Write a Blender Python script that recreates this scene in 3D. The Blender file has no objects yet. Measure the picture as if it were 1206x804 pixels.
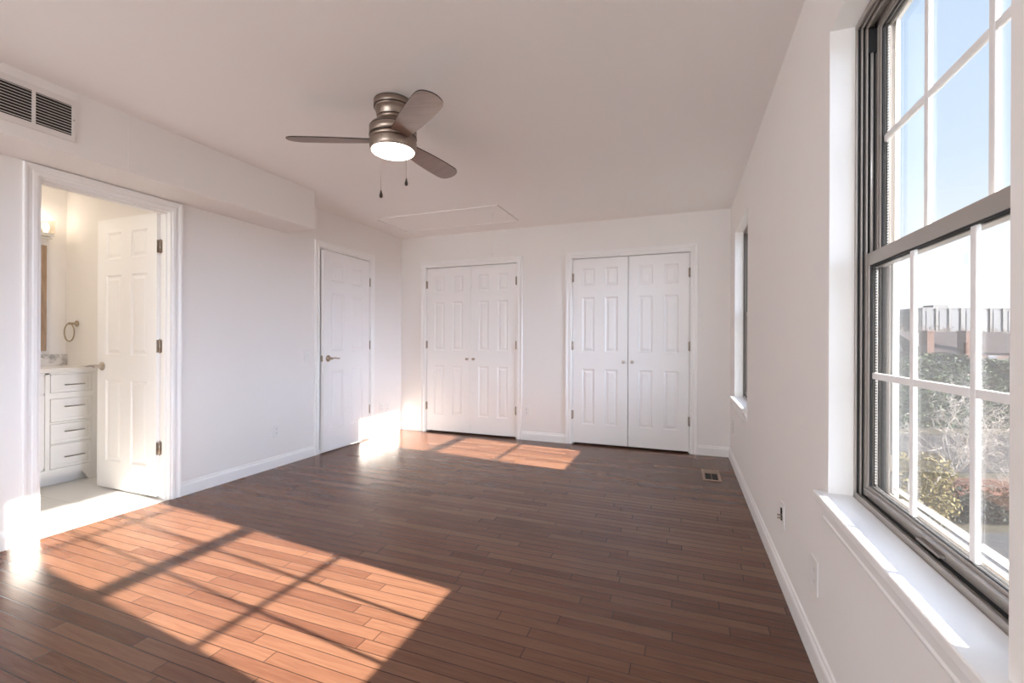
import bpy, bmesh, math, random
from mathutils import Vector, Matrix
random.seed(7)
SC = bpy.context.scene
COL = SC.collection
PI = math.pi

# ------------------------------------------------------------------ camera
F_PX, YAW, HOR, EYE, ROLL = 527.15, 0.36454, 402.97, 1.118, 0.00406
cam_data = bpy.data.cameras.new('camera')
cam_data.sensor_width = 36.0
cam_data.lens = 36.0 * F_PX / 1206.0
cam_data.shift_y = (HOR - 402.0) / 1206.0
cam_data.clip_start = 0.02
cam_data.clip_end = 2000
cam = bpy.data.objects.new('camera', cam_data)
COL.objects.link(cam)
fw = Vector((-math.sin(YAW), math.cos(YAW), 0))
rt = Vector((math.cos(YAW), math.sin(YAW), 0))
up = Vector((0, 0, 1))
cr = rt * math.cos(ROLL) + up * math.sin(ROLL)
cu = -rt * math.sin(ROLL) + up * math.cos(ROLL)
m = Matrix.Identity(4)
for i in range(3):
    m[i][0], m[i][1], m[i][2] = cr[i], cu[i], -fw[i]
m[2][3] = EYE
cam.matrix_world = m
SC.camera = cam

# ------------------------------------------------------------------ light and exposure
SC.view_settings.view_transform = 'Standard'
SC.view_settings.look = 'None'
SC.view_settings.exposure = 0.43
SC.view_settings.gamma = 1.0
SC.view_settings.use_curve_mapping = False
SUN_STRENGTH = 31.5
SKY_STRENGTH = 0.79
SKY_FILL_GLOW = 20.0
FRONT_FILL = 74.0
BATH_WATTS = 0.4
BATH_FILL = 7.0
SC.cycles.use_denoising = True
SC.cycles.max_bounces = 14
SC.cycles.diffuse_bounces = 8
SC.cycles.transparent_max_bounces = 24
SC.cycles.sample_clamp_indirect = 6.0

sun_data = bpy.data.lights.new('sun', 'SUN')
sun_data.energy = SUN_STRENGTH
sun_data.angle = math.radians(0.6)
sun_data.color = (1.0, 0.90, 0.78)
sun = bpy.data.objects.new('sun', sun_data)
COL.objects.link(sun)
SUN_DIR = Vector((-1.0, 0.097, -0.464)).normalized()
sun.rotation_euler = SUN_DIR.to_track_quat('-Z', 'Y').to_euler()
sun.location = (12, -1, 8)

world = bpy.data.worlds.new('sky')
SC.world = world
world.use_nodes = True
nt = world.node_tree
nt.nodes.clear()
o_ = nt.nodes.new('ShaderNodeOutputWorld')
bg = nt.nodes.new('ShaderNodeBackground')
tc = nt.nodes.new('ShaderNodeTexCoord')
sp = nt.nodes.new('ShaderNodeSeparateXYZ')
rp = nt.nodes.new('ShaderNodeValToRGB')
rp.color_ramp.elements[0].position = 0.0
rp.color_ramp.elements[0].color = (1.15, 1.20, 1.28, 1)
rp.color_ramp.elements[1].position = 0.80
rp.color_ramp.elements[1].color = (0.50, 0.72, 1.10, 1)
e = rp.color_ramp.elements.new(0.10)
e.color = (1.05, 1.12, 1.22, 1)
e = rp.color_ramp.elements.new(0.30)
e.color = (0.78, 0.96, 1.16, 1)
nt.links.new(tc.outputs['Generated'], sp.inputs[0])
nt.links.new(sp.outputs['Z'], rp.inputs[0])
# glow lobe added low in the sky to brighten the left wall
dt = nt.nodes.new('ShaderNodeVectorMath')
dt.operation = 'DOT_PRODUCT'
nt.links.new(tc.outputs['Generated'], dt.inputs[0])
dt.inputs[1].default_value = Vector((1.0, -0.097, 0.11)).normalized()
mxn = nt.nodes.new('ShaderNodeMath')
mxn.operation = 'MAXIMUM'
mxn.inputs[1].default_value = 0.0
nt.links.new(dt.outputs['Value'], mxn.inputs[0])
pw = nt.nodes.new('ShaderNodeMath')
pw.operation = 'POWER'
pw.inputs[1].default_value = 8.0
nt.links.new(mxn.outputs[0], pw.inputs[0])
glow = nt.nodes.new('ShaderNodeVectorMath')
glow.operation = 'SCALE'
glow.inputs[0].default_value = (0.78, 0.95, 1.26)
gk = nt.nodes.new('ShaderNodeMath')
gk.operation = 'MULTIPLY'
gk.inputs[1].default_value = SKY_FILL_GLOW
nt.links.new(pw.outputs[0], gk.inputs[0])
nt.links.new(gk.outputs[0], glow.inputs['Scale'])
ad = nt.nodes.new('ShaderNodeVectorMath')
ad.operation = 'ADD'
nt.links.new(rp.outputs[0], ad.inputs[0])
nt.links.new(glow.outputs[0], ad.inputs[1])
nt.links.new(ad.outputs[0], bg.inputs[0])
bg.inputs[1].default_value = SKY_STRENGTH
nt.links.new(bg.outputs[0], o_.inputs[0])

# added area fill light, set outside an invented window behind the camera
al = bpy.data.lights.new('front_fill_light', 'AREA')
al.shape = 'RECTANGLE'
al.size, al.size_y = 2.5, 1.5
al.energy = FRONT_FILL
al.color = (0.97, 0.98, 1.0)
alo = bpy.data.objects.new('front_fill_light', al)
COL.objects.link(alo)
alo.location = (-2.05, -2.95, 1.40)
alo.rotation_euler = (PI / 2, 0, 0)      # faces +y, into the room

# ------------------------------------------------------------------ node materials
def nodemat(name):
    mt = bpy.data.materials.new(name)
    mt.use_nodes = True
    n = mt.node_tree
    return mt, n, n.nodes['Principled BSDF']

def plain(name, col, rough=0.5, metal=0.0, noise=0.0, scale=8.0, spec=0.5, bump=0.0, bscale=60.0):
    mt, n, b = nodemat(name)
    b.inputs['Roughness'].default_value = rough
    b.inputs['Metallic'].default_value = metal
    b.inputs['Specular IOR Level'].default_value = spec
    t = n.nodes.new('ShaderNodeTexCoord')
    nz = n.nodes.new('ShaderNodeTexNoise')
    nz.inputs['Scale'].default_value = scale
    nz.inputs['Detail'].default_value = 4
    n.links.new(t.outputs['Object'], nz.inputs['Vector'])
    mx = n.nodes.new('ShaderNodeMix')
    mx.data_type = 'RGBA'
    mx.inputs[6].default_value = (*[max(0, c * (1 - noise)) for c in col], 1)
    mx.inputs[7].default_value = (*[min(1, c * (1 + noise)) for c in col], 1)
    n.links.new(nz.outputs['Fac'], mx.inputs[0])
    n.links.new(mx.outputs[2], b.inputs['Base Color'])
    if bump:
        n2 = n.nodes.new('ShaderNodeTexNoise')
        n2.inputs['Scale'].default_value = bscale
        n.links.new(t.outputs['Object'], n2.inputs['Vector'])
        bp = n.nodes.new('ShaderNodeBump')
        bp.inputs['Strength'].default_value = bump
        bp.inputs['Distance'].default_value = 0.002
        n.links.new(n2.outputs['Fac'], bp.inputs['Height'])
        n.links.new(bp.outputs[0], b.inputs['Normal'])
    return mt

def emit(name, col, strength):
    mt, n, b = nodemat(name)
    b.inputs['Base Color'].default_value = (0.9, 0.9, 0.88, 1)
    b.inputs['Emission Color'].default_value = (*col, 1)
    b.inputs['Emission Strength'].default_value = strength
    return mt

M = {}
M['wall'] = plain('wall_paint', (0.84, 0.818, 0.802), 0.75, noise=0.012, scale=3, spec=0.25, bump=0.04, bscale=240)
M['ceiling'] = plain('ceiling_paint', (0.885, 0.868, 0.853), 0.85, noise=0.01, scale=2, spec=0.2)
M['trim'] = plain('white_trim_paint', (0.88, 0.875, 0.87), 0.38, noise=0.008, scale=5)
M['door'] = plain('white_door_paint', (0.88, 0.875, 0.875), 0.42, noise=0.01, scale=6)
M['nickel'] = plain('satin_nickel', (0.43, 0.375, 0.325), 0.33, 1.0, noise=0.04, scale=30)
M['fan_metal'] = plain('brushed_brown_nickel', (0.35, 0.285, 0.24), 0.36, 1.0, noise=0.05, scale=30)
M['brass'] = plain('antique_nickel', (0.42, 0.35, 0.27), 0.3, 1.0, noise=0.05, scale=30)
M['chrome'] = plain('polished_chrome', (0.75, 0.75, 0.75), 0.12, 1.0)
M['alu'] = plain('taupe_aluminium', (0.40, 0.37, 0.345), 0.45, 0.35, noise=0.03, scale=12)
M['alu_light'] = plain('pale_aluminium', (0.62, 0.61, 0.60), 0.35, 0.5, noise=0.03, scale=12)
M['black'] = plain('black_rubber', (0.012, 0.013, 0.016), 0.6)
M['vinyl'] = plain('white_vinyl', (0.86, 0.86, 0.86), 0.35)
M['plastic'] = plain('white_plastic', (0.82, 0.81, 0.80), 0.35)
M['dark'] = plain('recess_shade_paint', (0.015, 0.012, 0.011), 0.8)  # near-black colour that stands in for shade inside recesses
M['vent'] = plain('painted_vent_metal', (0.74, 0.71, 0.69), 0.5)
M['register'] = plain('tan_register_metal', (0.36, 0.27, 0.21), 0.45, 0.2)
M['cabinet'] = plain('white_cabinet_lacquer', (0.86, 0.855, 0.85), 0.35)
M['fan_light'] = emit('fan_light_lens', (1.0, 0.93, 0.82), 5.0)
M['bulb'] = emit('vanity_bulb', (1.0, 0.82, 0.58), 3.0)
M['screen_frame'] = plain('grey_white_screen_frame', (0.55, 0.56, 0.57), 0.5)
M['ext_sill'] = plain('weathered_grey_sill', (0.10, 0.10, 0.105), 0.8, noise=0.4, scale=60)
M['siding'] = plain('pale_exterior_siding', (0.72, 0.71, 0.70), 0.7, noise=0.03)

def glassmat(name, gloss_col=(1, 1, 1), tint=(0.985, 0.992, 0.992)):
    mt = bpy.data.materials.new(name)
    mt.use_nodes = True
    n = mt.node_tree
    n.nodes.clear()
    out = n.nodes.new('ShaderNodeOutputMaterial')
    tr = n.nodes.new('ShaderNodeBsdfTransparent')
    tr.inputs[0].default_value = (*tint, 1)
    gl = n.nodes.new('ShaderNodeBsdfGlossy')
    gl.inputs['Roughness'].default_value = 0.02
    gl.inputs[0].default_value = (*gloss_col, 1)
    fr = n.nodes.new('ShaderNodeFresnel')
    fr.inputs[0].default_value = 1.45
    k = n.nodes.new('ShaderNodeMath')
    k.operation = 'MULTIPLY'
    k.inputs[1].default_value = 0.24
    n.links.new(fr.outputs[0], k.inputs[0])
    mx = n.nodes.new('ShaderNodeMixShader')
    n.links.new(k.outputs[0], mx.inputs[0])
    n.links.new(tr.outputs[0], mx.inputs[1])
    n.links.new(gl.outputs[0], mx.inputs[2])
    n.links.new(mx.outputs[0], out.inputs[0])
    return mt
M['glass'] = glassmat('window_glass')
M['shade_glass'] = glassmat('lamp_shade_glass', tint=(0.95, 0.93, 0.9))

def screenmat():
    mt = bpy.data.materials.new('insect_screen_mesh')
    mt.use_nodes = True
    n = mt.node_tree
    n.nodes.clear()
    out = n.nodes.new('ShaderNodeOutputMaterial')
    tr = n.nodes.new('ShaderNodeBsdfTransparent')
    df = n.nodes.new('ShaderNodeBsdfTranslucent')
    df.inputs[0].default_value = (0.55, 0.56, 0.58, 1)
    d2 = n.nodes.new('ShaderNodeBsdfDiffuse')
    d2.inputs[0].default_value = (0.30, 0.31, 0.33, 1)
    a = n.nodes.new('ShaderNodeMixShader')
    a.inputs[0].default_value = 0.5
    n.links.new(df.outputs[0], a.inputs[1])
    n.links.new(d2.outputs[0], a.inputs[2])
    mx = n.nodes.new('ShaderNodeMixShader')
    mx.inputs[0].default_value = 0.02
    n.links.new(tr.outputs[0], mx.inputs[1])
    n.links.new(a.outputs[0], mx.inputs[2])
    n.links.new(mx.outputs[0], out.inputs[0])
    return mt
M['screen'] = screenmat()

def mathn(n, op, a, b=None):
    k = n.nodes.new('ShaderNodeMath')
    k.operation = op
    for i, v in enumerate((a, b)):
        if v is None:
            continue
        if isinstance(v, (int, float)):
            k.inputs[i].default_value = v
        else:
            n.links.new(v, k.inputs[i])
    return k.outputs[0]

PLANK = 0.0575
def floor_material():
    mt, n, b = nodemat('cherry_stained_plank_floor')
    t = n.nodes.new('ShaderNodeTexCoord')
    s = n.nodes.new('ShaderNodeSeparateXYZ')
    n.links.new(t.outputs['Object'], s.inputs[0])
    X, Y = s.outputs['X'], s.outputs['Y']
    rowf = mathn(n, 'DIVIDE', Y, PLANK)
    row = mathn(n, 'FLOOR', rowf)
    fy = mathn(n, 'SUBTRACT', rowf, row)
    wn = n.nodes.new('ShaderNodeTexWhiteNoise')
    wn.noise_dimensions = '1D'
    n.links.new(row, wn.inputs['W'])
    wn2 = n.nodes.new('ShaderNodeTexWhiteNoise')
    wn2.noise_dimensions = '1D'
    n.links.new(mathn(n, 'ADD', row, 71.3), wn2.inputs['W'])
    L = mathn(n, 'ADD', mathn(n, 'MULTIPLY', wn2.outputs['Value'], 0.5), 0.55)
    colf = mathn(n, 'ADD', mathn(n, 'DIVIDE', X, L), mathn(n, 'MULTIPLY', wn.outputs['Value'], 13.0))
    col = mathn(n, 'FLOOR', colf)
    fx = mathn(n, 'SUBTRACT', colf, col)
    cmb = n.nodes.new('ShaderNodeCombineXYZ')
    n.links.new(row, cmb.inputs[0])
    n.links.new(col, cmb.inputs[1])
    wn3 = n.nodes.new('ShaderNodeTexWhiteNoise')
    wn3.noise_dimensions = '2D'
    n.links.new(cmb.outputs[0], wn3.inputs['Vector'])
    # grain stretched along the plank, shifted per plank
    off = n.nodes.new('ShaderNodeVectorMath')
    off.operation = 'MULTIPLY_ADD'
    n.links.new(t.outputs['Object'], off.inputs[0])
    off.inputs[1].default_value = (3.0, 42.0, 1.0)
    sc = n.nodes.new('ShaderNodeVectorMath')
    sc.operation = 'SCALE'
    n.links.new(wn3.outputs['Color'], sc.inputs[0])
    sc.inputs['Scale'].default_value = 30.0
    n.links.new(sc.outputs[0], off.inputs[2])
    g = n.nodes.new('ShaderNodeTexNoise')
    g.inputs['Scale'].default_value = 1.6
    g.inputs['Detail'].default_value = 7
    g.inputs['Roughness'].default_value = 0.62
    g.inputs['Distortion'].default_value = 0.6
    n.links.new(off.outputs[0], g.inputs['Vector'])
    val = mathn(n, 'ADD', mathn(n, 'ADD', 0.04, mathn(n, 'MULTIPLY', wn3.outputs['Value'], 0.38)), mathn(n, 'MULTIPLY', g.outputs['Fac'], 0.70))
    r = n.nodes.new('ShaderNodeValToRGB')
    r.color_ramp.elements[0].position = 0.18
    r.color_ramp.elements[0].color = (0.078, 0.029, 0.019, 1)
    r.color_ramp.elements[1].position = 0.95
    r.color_ramp.elements[1].color = (0.195, 0.099, 0.061, 1)
    e = r.color_ramp.elements.new(0.55)
    e.color = (0.132, 0.061, 0.037, 1)
    n.links.new(val, r.inputs[0])
    # joints
    gy = mathn(n, 'MINIMUM', fy, mathn(n, 'SUBTRACT', 1.0, fy))
    gx = mathn(n, 'MULTIPLY', mathn(n, 'MINIMUM', fx, mathn(n, 'SUBTRACT', 1.0, fx)), L)
    gym = mathn(n, 'MULTIPLY', gy, PLANK)
    d = mathn(n, 'MINIMUM', gym, gx)
    mr = n.nodes.new('ShaderNodeMapRange')
    mr.inputs['From Min'].default_value = 0.0004
    mr.inputs['From Max'].default_value = 0.0026
    n.links.new(d, mr.inputs['Value'])
    mx = n.nodes.new('ShaderNodeMix')
    mx.data_type = 'RGBA'
    n.links.new(mr.outputs[0], mx.inputs[0])
    mx.inputs[6].default_value = (0.022, 0.009, 0.006, 1)
    n.links.new(r.outputs[0], mx.inputs[7])
    n.links.new(mx.outputs[2], b.inputs['Base Color'])
    rr = n.nodes.new('ShaderNodeMapRange')
    n.links.new(g.outputs['Fac'], rr.inputs['Value'])
    rr.inputs['To Min'].default_value = 0.235
    rr.inputs['To Max'].default_value = 0.265
    n.links.new(rr.outputs[0], b.inputs['Roughness'])
    b.inputs['Specular IOR Level'].default_value = 0.32
    bp = n.nodes.new('ShaderNodeBump')
    bp.inputs['Strength'].default_value = 0.15
    bp.inputs['Distance'].default_value = 0.0015
    hh = mathn(n, 'ADD', mr.outputs[0], mathn(n, 'MULTIPLY', wn3.outputs['Value'], 0.25))
    n.links.new(hh, bp.inputs['Height'])
    n.links.new(bp.outputs[0], b.inputs['Normal'])
    return mt
M['floor'] = floor_material()

def tile_material():
    mt, n, b = nodemat('pale_grey_tile')
    t = n.nodes.new('ShaderNodeTexCoord')
    br = n.nodes.new('ShaderNodeTexBrick')
    br.inputs['Scale'].default_value = 1.0
    br.inputs['Brick Width'].default_value = 0.6
    br.inputs['Row Height'].default_value = 0.3
    br.inputs['Mortar Size'].default_value = 0.0025
    br.inputs['Color1'].default_value = (0.60, 0.60, 0.58, 1)
    br.inputs['Color2'].default_value = (0.66, 0.655, 0.64, 1)
    br.inputs['Mortar'].default_value = (0.50, 0.50, 0.48, 1)
    n.links.new(t.outputs['Object'], br.inputs['Vector'])
    n.links.new(br.outputs['Color'], b.inputs['Base Color'])
    b.inputs['Roughness'].default_value = 0.35
    return mt
M['tile'] = tile_material()

def marble_material():
    mt, n, b = nodemat('veined_marble')
    t = n.nodes.new('ShaderNodeTexCoord')
    nz = n.nodes.new('ShaderNodeTexNoise')
    nz.inputs['Scale'].default_value = 9
    nz.inputs['Detail'].default_value = 8
    nz.inputs['Distortion'].default_value = 1.8
    n.links.new(t.outputs['Object'], nz.inputs['Vector'])
    r = n.nodes.new('ShaderNodeValToRGB')
    r.color_ramp.elements[0].position = 0.36
    r.color_ramp.elements[0].color = (0.36, 0.34, 0.33, 1)
    r.color_ramp.elements[1].position = 0.56
    r.color_ramp.elements[1].color = (0.74, 0.72, 0.70, 1)
    n.links.new(nz.outputs['Fac'], r.inputs[0])
    n.links.new(r.outputs[0], b.inputs['Base Color'])
    b.inputs['Roughness'].default_value = 0.18
    return mt
M['marble'] = marble_material()
M['quartz'] = plain('white_quartz', (0.80, 0.79, 0.77), 0.2, noise=0.03, scale=14)

def wood_material(name, dark, light, stretch=(4, 60, 4), rough=0.35):
    mt, n, b = nodemat(name)
    t = n.nodes.new('ShaderNodeTexCoord')
    mp = n.nodes.new('ShaderNodeMapping')
    mp.inputs['Scale'].default_value = stretch
    n.links.new(t.outputs['Object'], mp.inputs['Vector'])
    nz = n.nodes.new('ShaderNodeTexNoise')
    nz.inputs['Scale'].default_value = 1.3
    nz.inputs['Detail'].default_value = 6
    nz.inputs['Distortion'].default_value = 0.8
    n.links.new(mp.outputs[0], nz.inputs['Vector'])
    r = n.nodes.new('ShaderNodeValToRGB')
    r.color_ramp.elements[0].position = 0.3
    r.color_ramp.elements[0].color = (*dark, 1)
    r.color_ramp.elements[1].position = 0.72
    r.color_ramp.elements[1].color = (*light, 1)
    n.links.new(nz.outputs['Fac'], r.inputs[0])
    n.links.new(r.outputs[0], b.inputs['Base Color'])
    b.inputs['Roughness'].default_value = rough
    return mt
M['blade'] = wood_material('walnut_fan_blade', (0.125, 0.068, 0.05), (0.23, 0.137, 0.105), (5, 60, 5), 0.33)
M['blade'].node_tree.nodes['Principled BSDF'].inputs['IOR'].default_value = 2.25
M['blade_edge'] = plain('dark_blade_edge', (0.03, 0.018, 0.014), 0.4)
M['oak'] = wood_material('tan_mirror_frame_wood', (0.26, 0.17, 0.11), (0.44, 0.31, 0.21), (40, 40, 5), 0.5)
M['mirror'] = plain('mirror_silver', (0.85, 0.85, 0.85), 0.02, 1.0)

# ------------------------------------------------------------------ mesh helpers
def bm_new():
    return bmesh.new()

def add_box(bm, x0, x1, y0, y1, z0, z1, bev=0.0, mi=0):
    if x0 > x1: x0, x1 = x1, x0
    if y0 > y1: y0, y1 = y1, y0
    if z0 > z1: z0, z1 = z1, z0
    v = [bm.verts.new(p) for p in ((x0, y0, z0), (x1, y0, z0), (x1, y1, z0), (x0, y1, z0), (x0, y0, z1), (x1, y0, z1), (x1, y1, z1), (x0, y1, z1))]
    fs = [bm.faces.new([v[i] for i in q]) for q in ((0, 3, 2, 1), (4, 5, 6, 7), (0, 1, 5, 4), (1, 2, 6, 5), (2, 3, 7, 6), (3, 0, 4, 7))]
    for f in fs:
        f.material_index = mi
    if bev:
        es = list({e for f in fs for e in f.edges})
        r = bmesh.ops.bevel(bm, geom=es, offset=bev, segments=2, affect='EDGES', profile=0.5)
        for f in r['faces']:
            f.material_index = mi
    return fs

def add_tube(bm, p0, p1, r0, r1=None, seg=10, caps=True, mi=0):
    r1 = r0 if r1 is None else r1
    p0, p1 = Vector(p0), Vector(p1)
    d = (p1 - p0)
    if d.length < 1e-9:
        return
    d.normalize()
    a = d.orthogonal().normalized()
    b = d.cross(a)
    A, B = [], []
    for i in range(seg):
        t = 2 * PI * i / seg
        u = a * math.cos(t) + b * math.sin(t)
        A.append(bm.verts.new(p0 + u * r0))
        B.append(bm.verts.new(p1 + u * r1))
    for i in range(seg):
        j = (i + 1) % seg
        f = bm.faces.new((A[i], A[j], B[j], B[i]))
        f.smooth = True
        f.material_index = mi
    if caps:
        bm.faces.new(A[::-1]).material_index = mi
        bm.faces.new(B).material_index = mi

def add_path_tube(bm, pts, radii, seg=8, closed=False, mi=0):
    pts = [Vector(p) for p in pts]
    n = len(pts)
    if isinstance(radii, (int, float)):
        radii = [radii] * n
    rings = []
    prev = None
    for i, p in enumerate(pts):
        if closed:
            d = pts[(i + 1) % n] - pts[i - 1]
        else:
            d = pts[min(i + 1, n - 1)] - pts[max(i - 1, 0)]
        d.normalize()
        if prev is None:
            a = d.orthogonal().normalized()
        else:
            a = (prev - d * prev.dot(d)).normalized()
        prev = a
        b = d.cross(a)
        rings.append([bm.verts.new(p + (a * math.cos(2 * PI * k / seg) + b * math.sin(2 * PI * k / seg)) * radii[i]) for k in range(seg)])
    for i in range(n if closed else n - 1):
        R0, R1 = rings[i], rings[(i + 1) % n]
        for k in range(seg):
            f = bm.faces.new((R0[k], R0[(k + 1) % seg], R1[(k + 1) % seg], R1[k]))
            f.smooth = True
            f.material_index = mi
    if not closed:
        bm.faces.new(rings[0][::-1]).material_index = mi
        bm.faces.new(rings[-1]).material_index = mi

def add_lathe(bm, prof, c, seg=48, mi=0, axis='Z', cap=True):
    """prof: list of (r, h) along the axis; c: centre."""
    c = Vector(c)
    rings = []
    for r, h in prof:
        ring = []
        for k in range(seg):
            t = 2 * PI * k / seg
            if axis == 'Z':
                p = Vector((r * math.cos(t), r * math.sin(t), h))
            elif axis == 'X':
                p = Vector((h, r * math.cos(t), r * math.sin(t)))
            else:
                p = Vector((r * math.cos(t), h, r * math.sin(t)))
            ring.append(bm.verts.new(c + p))
        rings.append(ring)
    for a, b in zip(rings, rings[1:]):
        for k in range(seg):
            f = bm.faces.new((a[k], a[(k + 1) % seg], b[(k + 1) % seg], b[k]))
            f.smooth = True
            f.material_index = mi
    if cap:
        bm.faces.new(rings[0][::-1]).material_index = mi
        bm.faces.new(rings[-1]).material_index = mi

def link(name, bm, mats, parent=None, smooth_angle=None):
    bmesh.ops.recalc_face_normals(bm, faces=bm.faces[:])
    me = bpy.data.meshes.new(name)
    bm.to_mesh(me)
    bm.free()
    if not isinstance(mats, (list, tuple)):
        mats = [mats]
    for x in mats:
        me.materials.append(x)
    o = bpy.data.objects.new(name, me)
    COL.objects.link(o)
    if parent is not None:
        o.parent = parent
        par, inv = parent, Matrix.Identity(4)
        mw = Matrix.Identity(4)
        chain = []
        while par is not None:
            chain.append(par)
            par = par.parent
        for q in reversed(chain):
            mw = mw @ q.matrix_parent_inverse @ q.matrix_basis
        o.matrix_parent_inverse = mw.inverted()
    return o

def tag(o, label, cat, group=None, kind=None):
    o['label'] = label
    o['category'] = cat
    if group: o['group'] = group
    if kind: o['kind'] = kind
    return o

def empty(name, loc, label, cat, group=None, kind=None):
    o = bpy.data.objects.new(name, None)
    COL.objects.link(o)
    o.empty_display_size = 0.1
    o.location = loc
    return tag(o, label, cat, group, kind)

def struct(name, bm, mats, label, cat):
    return tag(link(name, bm, mats), label, cat, None, 'structure')

def copy_tree(o, parent=None):
    c = o.copy()
    COL.objects.link(c)
    if parent is not None:
        c.parent = parent
        c.matrix_parent_inverse = o.matrix_parent_inverse.copy()
    for ch in [q for q in bpy.data.objects if q.parent == o]:
        copy_tree(ch, c)
    return c

def wall_mesh(P, a0, a1, z0, z1, t, holes, back_holes=True):
    """A wall slab in the (a, z) plane of thickness t with rectangular holes; P(a, z, depth) gives the point."""
    bm = bm_new()
    A = sorted({a0, a1, *[h[0] for h in holes], *[h[1] for h in holes]})
    Z = sorted({z0, z1, *[h[2] for h in holes], *[h[3] for h in holes]})
    vs = {}
    def V(a, z, d):
        k = (round(a, 5), round(z, 5), d)
        if k not in vs:
            vs[k] = bm.verts.new(P(a, z, d))
        return vs[k]
    def solid(i, j):
        if i < 0 or j < 0 or i >= len(A) - 1 or j >= len(Z) - 1:
            return False
        ca, cz = (A[i] + A[i + 1]) / 2, (Z[j] + Z[j + 1]) / 2
        return not any(h[0] < ca < h[1] and h[2] < cz < h[3] for h in holes)
    for i in range(len(A) - 1):
        for j in range(len(Z) - 1):
            if not solid(i, j):
                continue
            p = ((A[i], Z[j]), (A[i + 1], Z[j]), (A[i + 1], Z[j + 1]), (A[i], Z[j + 1]))
            bm.faces.new([V(*q, 0) for q in p])
            bm.faces.new([V(*q, t) for q in p[::-1]])
            for (di, dj, q0, q1) in ((-1, 0, p[0], p[3]), (1, 0, p[1], p[2]), (0, -1, p[0], p[1]), (0, 1, p[3], p[2])):
                if not solid(i + di, j + dj):
                    bm.faces.new([V(*q0, 0), V(*q1, 0), V(*q1, t), V(*q0, t)])
    return bm

def sweep_casing(bm, P, a0, a1, zt, prof, z0=0.0):
    """Door casing: profile (w outward, t thickness) swept up, over and down with mitred corners."""
    st = []
    for w, t in prof:
        st.append([P(a0 - w, z0, t), P(a0 - w, zt + w, t), P(a1 + w, zt + w, t), P(a1 + w, z0, t)])
    n = len(prof)
    V = [[bm.verts.new(p) for p in row] for row in st]
    for i in range(n):
        j = (i + 1) % n
        for k in range(3):
            bm.faces.new((V[i][k], V[i][k + 1], V[j][k + 1], V[j][k]))
    bm.faces.new([V[i][0] for i in range(n)])
    bm.faces.new([V[i][3] for i in range(n)][::-1])

CASING = [(0.0, 0.0), (0.0, 0.011), (0.006, 0.014), (0.022, 0.014), (0.028, 0.010), (0.040, 0.012), (0.050, 0.017), (0.060, 0.018), (0.063, 0.015), (0.063, 0.0)]
BASE = [(0.0, 0.0), (0.013, 0.0), (0.013, 0.070), (0.011, 0.078), (0.007, 0.084), (0.006, 0.094), (0.0, 0.100)]

def base_run(bm, P, a0, a1):
    """Baseboard profile (thickness, height) extruded from a0 to a1 along a wall."""
    A = [bm.verts.new(P(a0, z, t)) for t, z in BASE]
    B = [bm.verts.new(P(a1, z, t)) for t, z in BASE]
    n = len(BASE)
    for i in range(n):
        j = (i + 1) % n
        bm.faces.new((A[i], A[j], B[j], B[i]))
    bm.faces.new(A[::-1])
    bm.faces.new(B)

# ------------------------------------------------------------------ room dimensions
H = 2.44
XR, XL, YB, YF = 0.436, -3.378, 4.865, -2.60
WT = 0.115                                       # inner partition thickness
BXL, BYB, BYF = -5.0, 2.25, 0.20                 # the bathroom beyond the left wall
WIN_Z0, WIN_Z1 = 0.625, 2.115
WINS = [(0.85, 1.70), (3.635, 4.485), (-1.935, -1.085)]  # last opening is unseen, added for extra sun bounce
D1 = (1.395, 2.098, 2.035)                       # bathroom doorway: y0, y1, top
D2 = (3.470, 4.250, 2.060)                       # hall door
C1 = (-3.015, -1.790, 2.055)                     # left closet: x0, x1, top
C2 = (-1.152, 0.077, 2.055)                      # right closet

PL = lambda a, z, t: (XL + t, a, z)              # left wall, t into the room
PB = lambda a, z, t: (a, YB - t, z)
PR = lambda a, z, t: (XR - t, a, z)
PFr = lambda a, z, t: (a, YF + t, z)

# floor, ceiling
bm = bm_new(); add_box(bm, XL, XR + 0.2, YF - 0.2, YB + 0.7, -0.10, 0.0)
struct('floor', bm, M['floor'], 'glossy reddish brown hardwood plank floor of the empty bedroom', 'floor')
bm = bm_new(); add_box(bm, BXL - 0.1, XL, BYF - 0.1, BYB, -0.10, 0.0)
struct('floor_bathroom', bm, M['tile'], 'pale grey tiled floor of the bathroom behind the doorway', 'floor')
bm = bm_new(); add_box(bm, BXL - 0.2, XR + 0.2, YF - 0.2, YB + 0.9, H, H + 0.1)
struct('ceiling', bm, M['ceiling'], 'plain off-white painted ceiling over the bedroom', 'ceiling')

# walls
bm = wall_mesh(lambda a, z, d: (XL - d, a, z), YF, YB + 0.12, 0, H, WT, [(D1[0], D1[1], -1, D1[2]), (D2[0], D2[1], -1, D2[2])])
struct('wall_left', bm, M['wall'], 'off-white left wall with the bathroom doorway and hall door', 'wall')
bm = wall_mesh(lambda a, z, d: (a, YB + d, z), XL - WT, XR + 0.18, 0, H, 0.12, [(C1[0], C1[1], -1, C1[2]), (C2[0], C2[1], -1, C2[2])])
add_box(bm, XL - WT, XR + 0.18, YB + 0.70, YB + 0.80, 0, H)
add_box(bm, -1.52, -1.42, YB + 0.12, YB + 0.70, 0, H)
add_box(bm, XL - WT, XL, YB + 0.12, YB + 0.70, 0, H)
struct('wall_back', bm, M['wall'], 'off-white far wall with two double closet doorways', 'wall')
bm = wall_mesh(lambda a, z, d: (XR + d, a, z), YF - 0.15, YB + 0.80, -0.3, H, 0.165, [(w[0], w[1], WIN_Z0, WIN_Z1) for w in WINS])
struct('wall_right', bm, [M['wall']], 'off-white right wall pierced by the sunny windows', 'wall')
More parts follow.
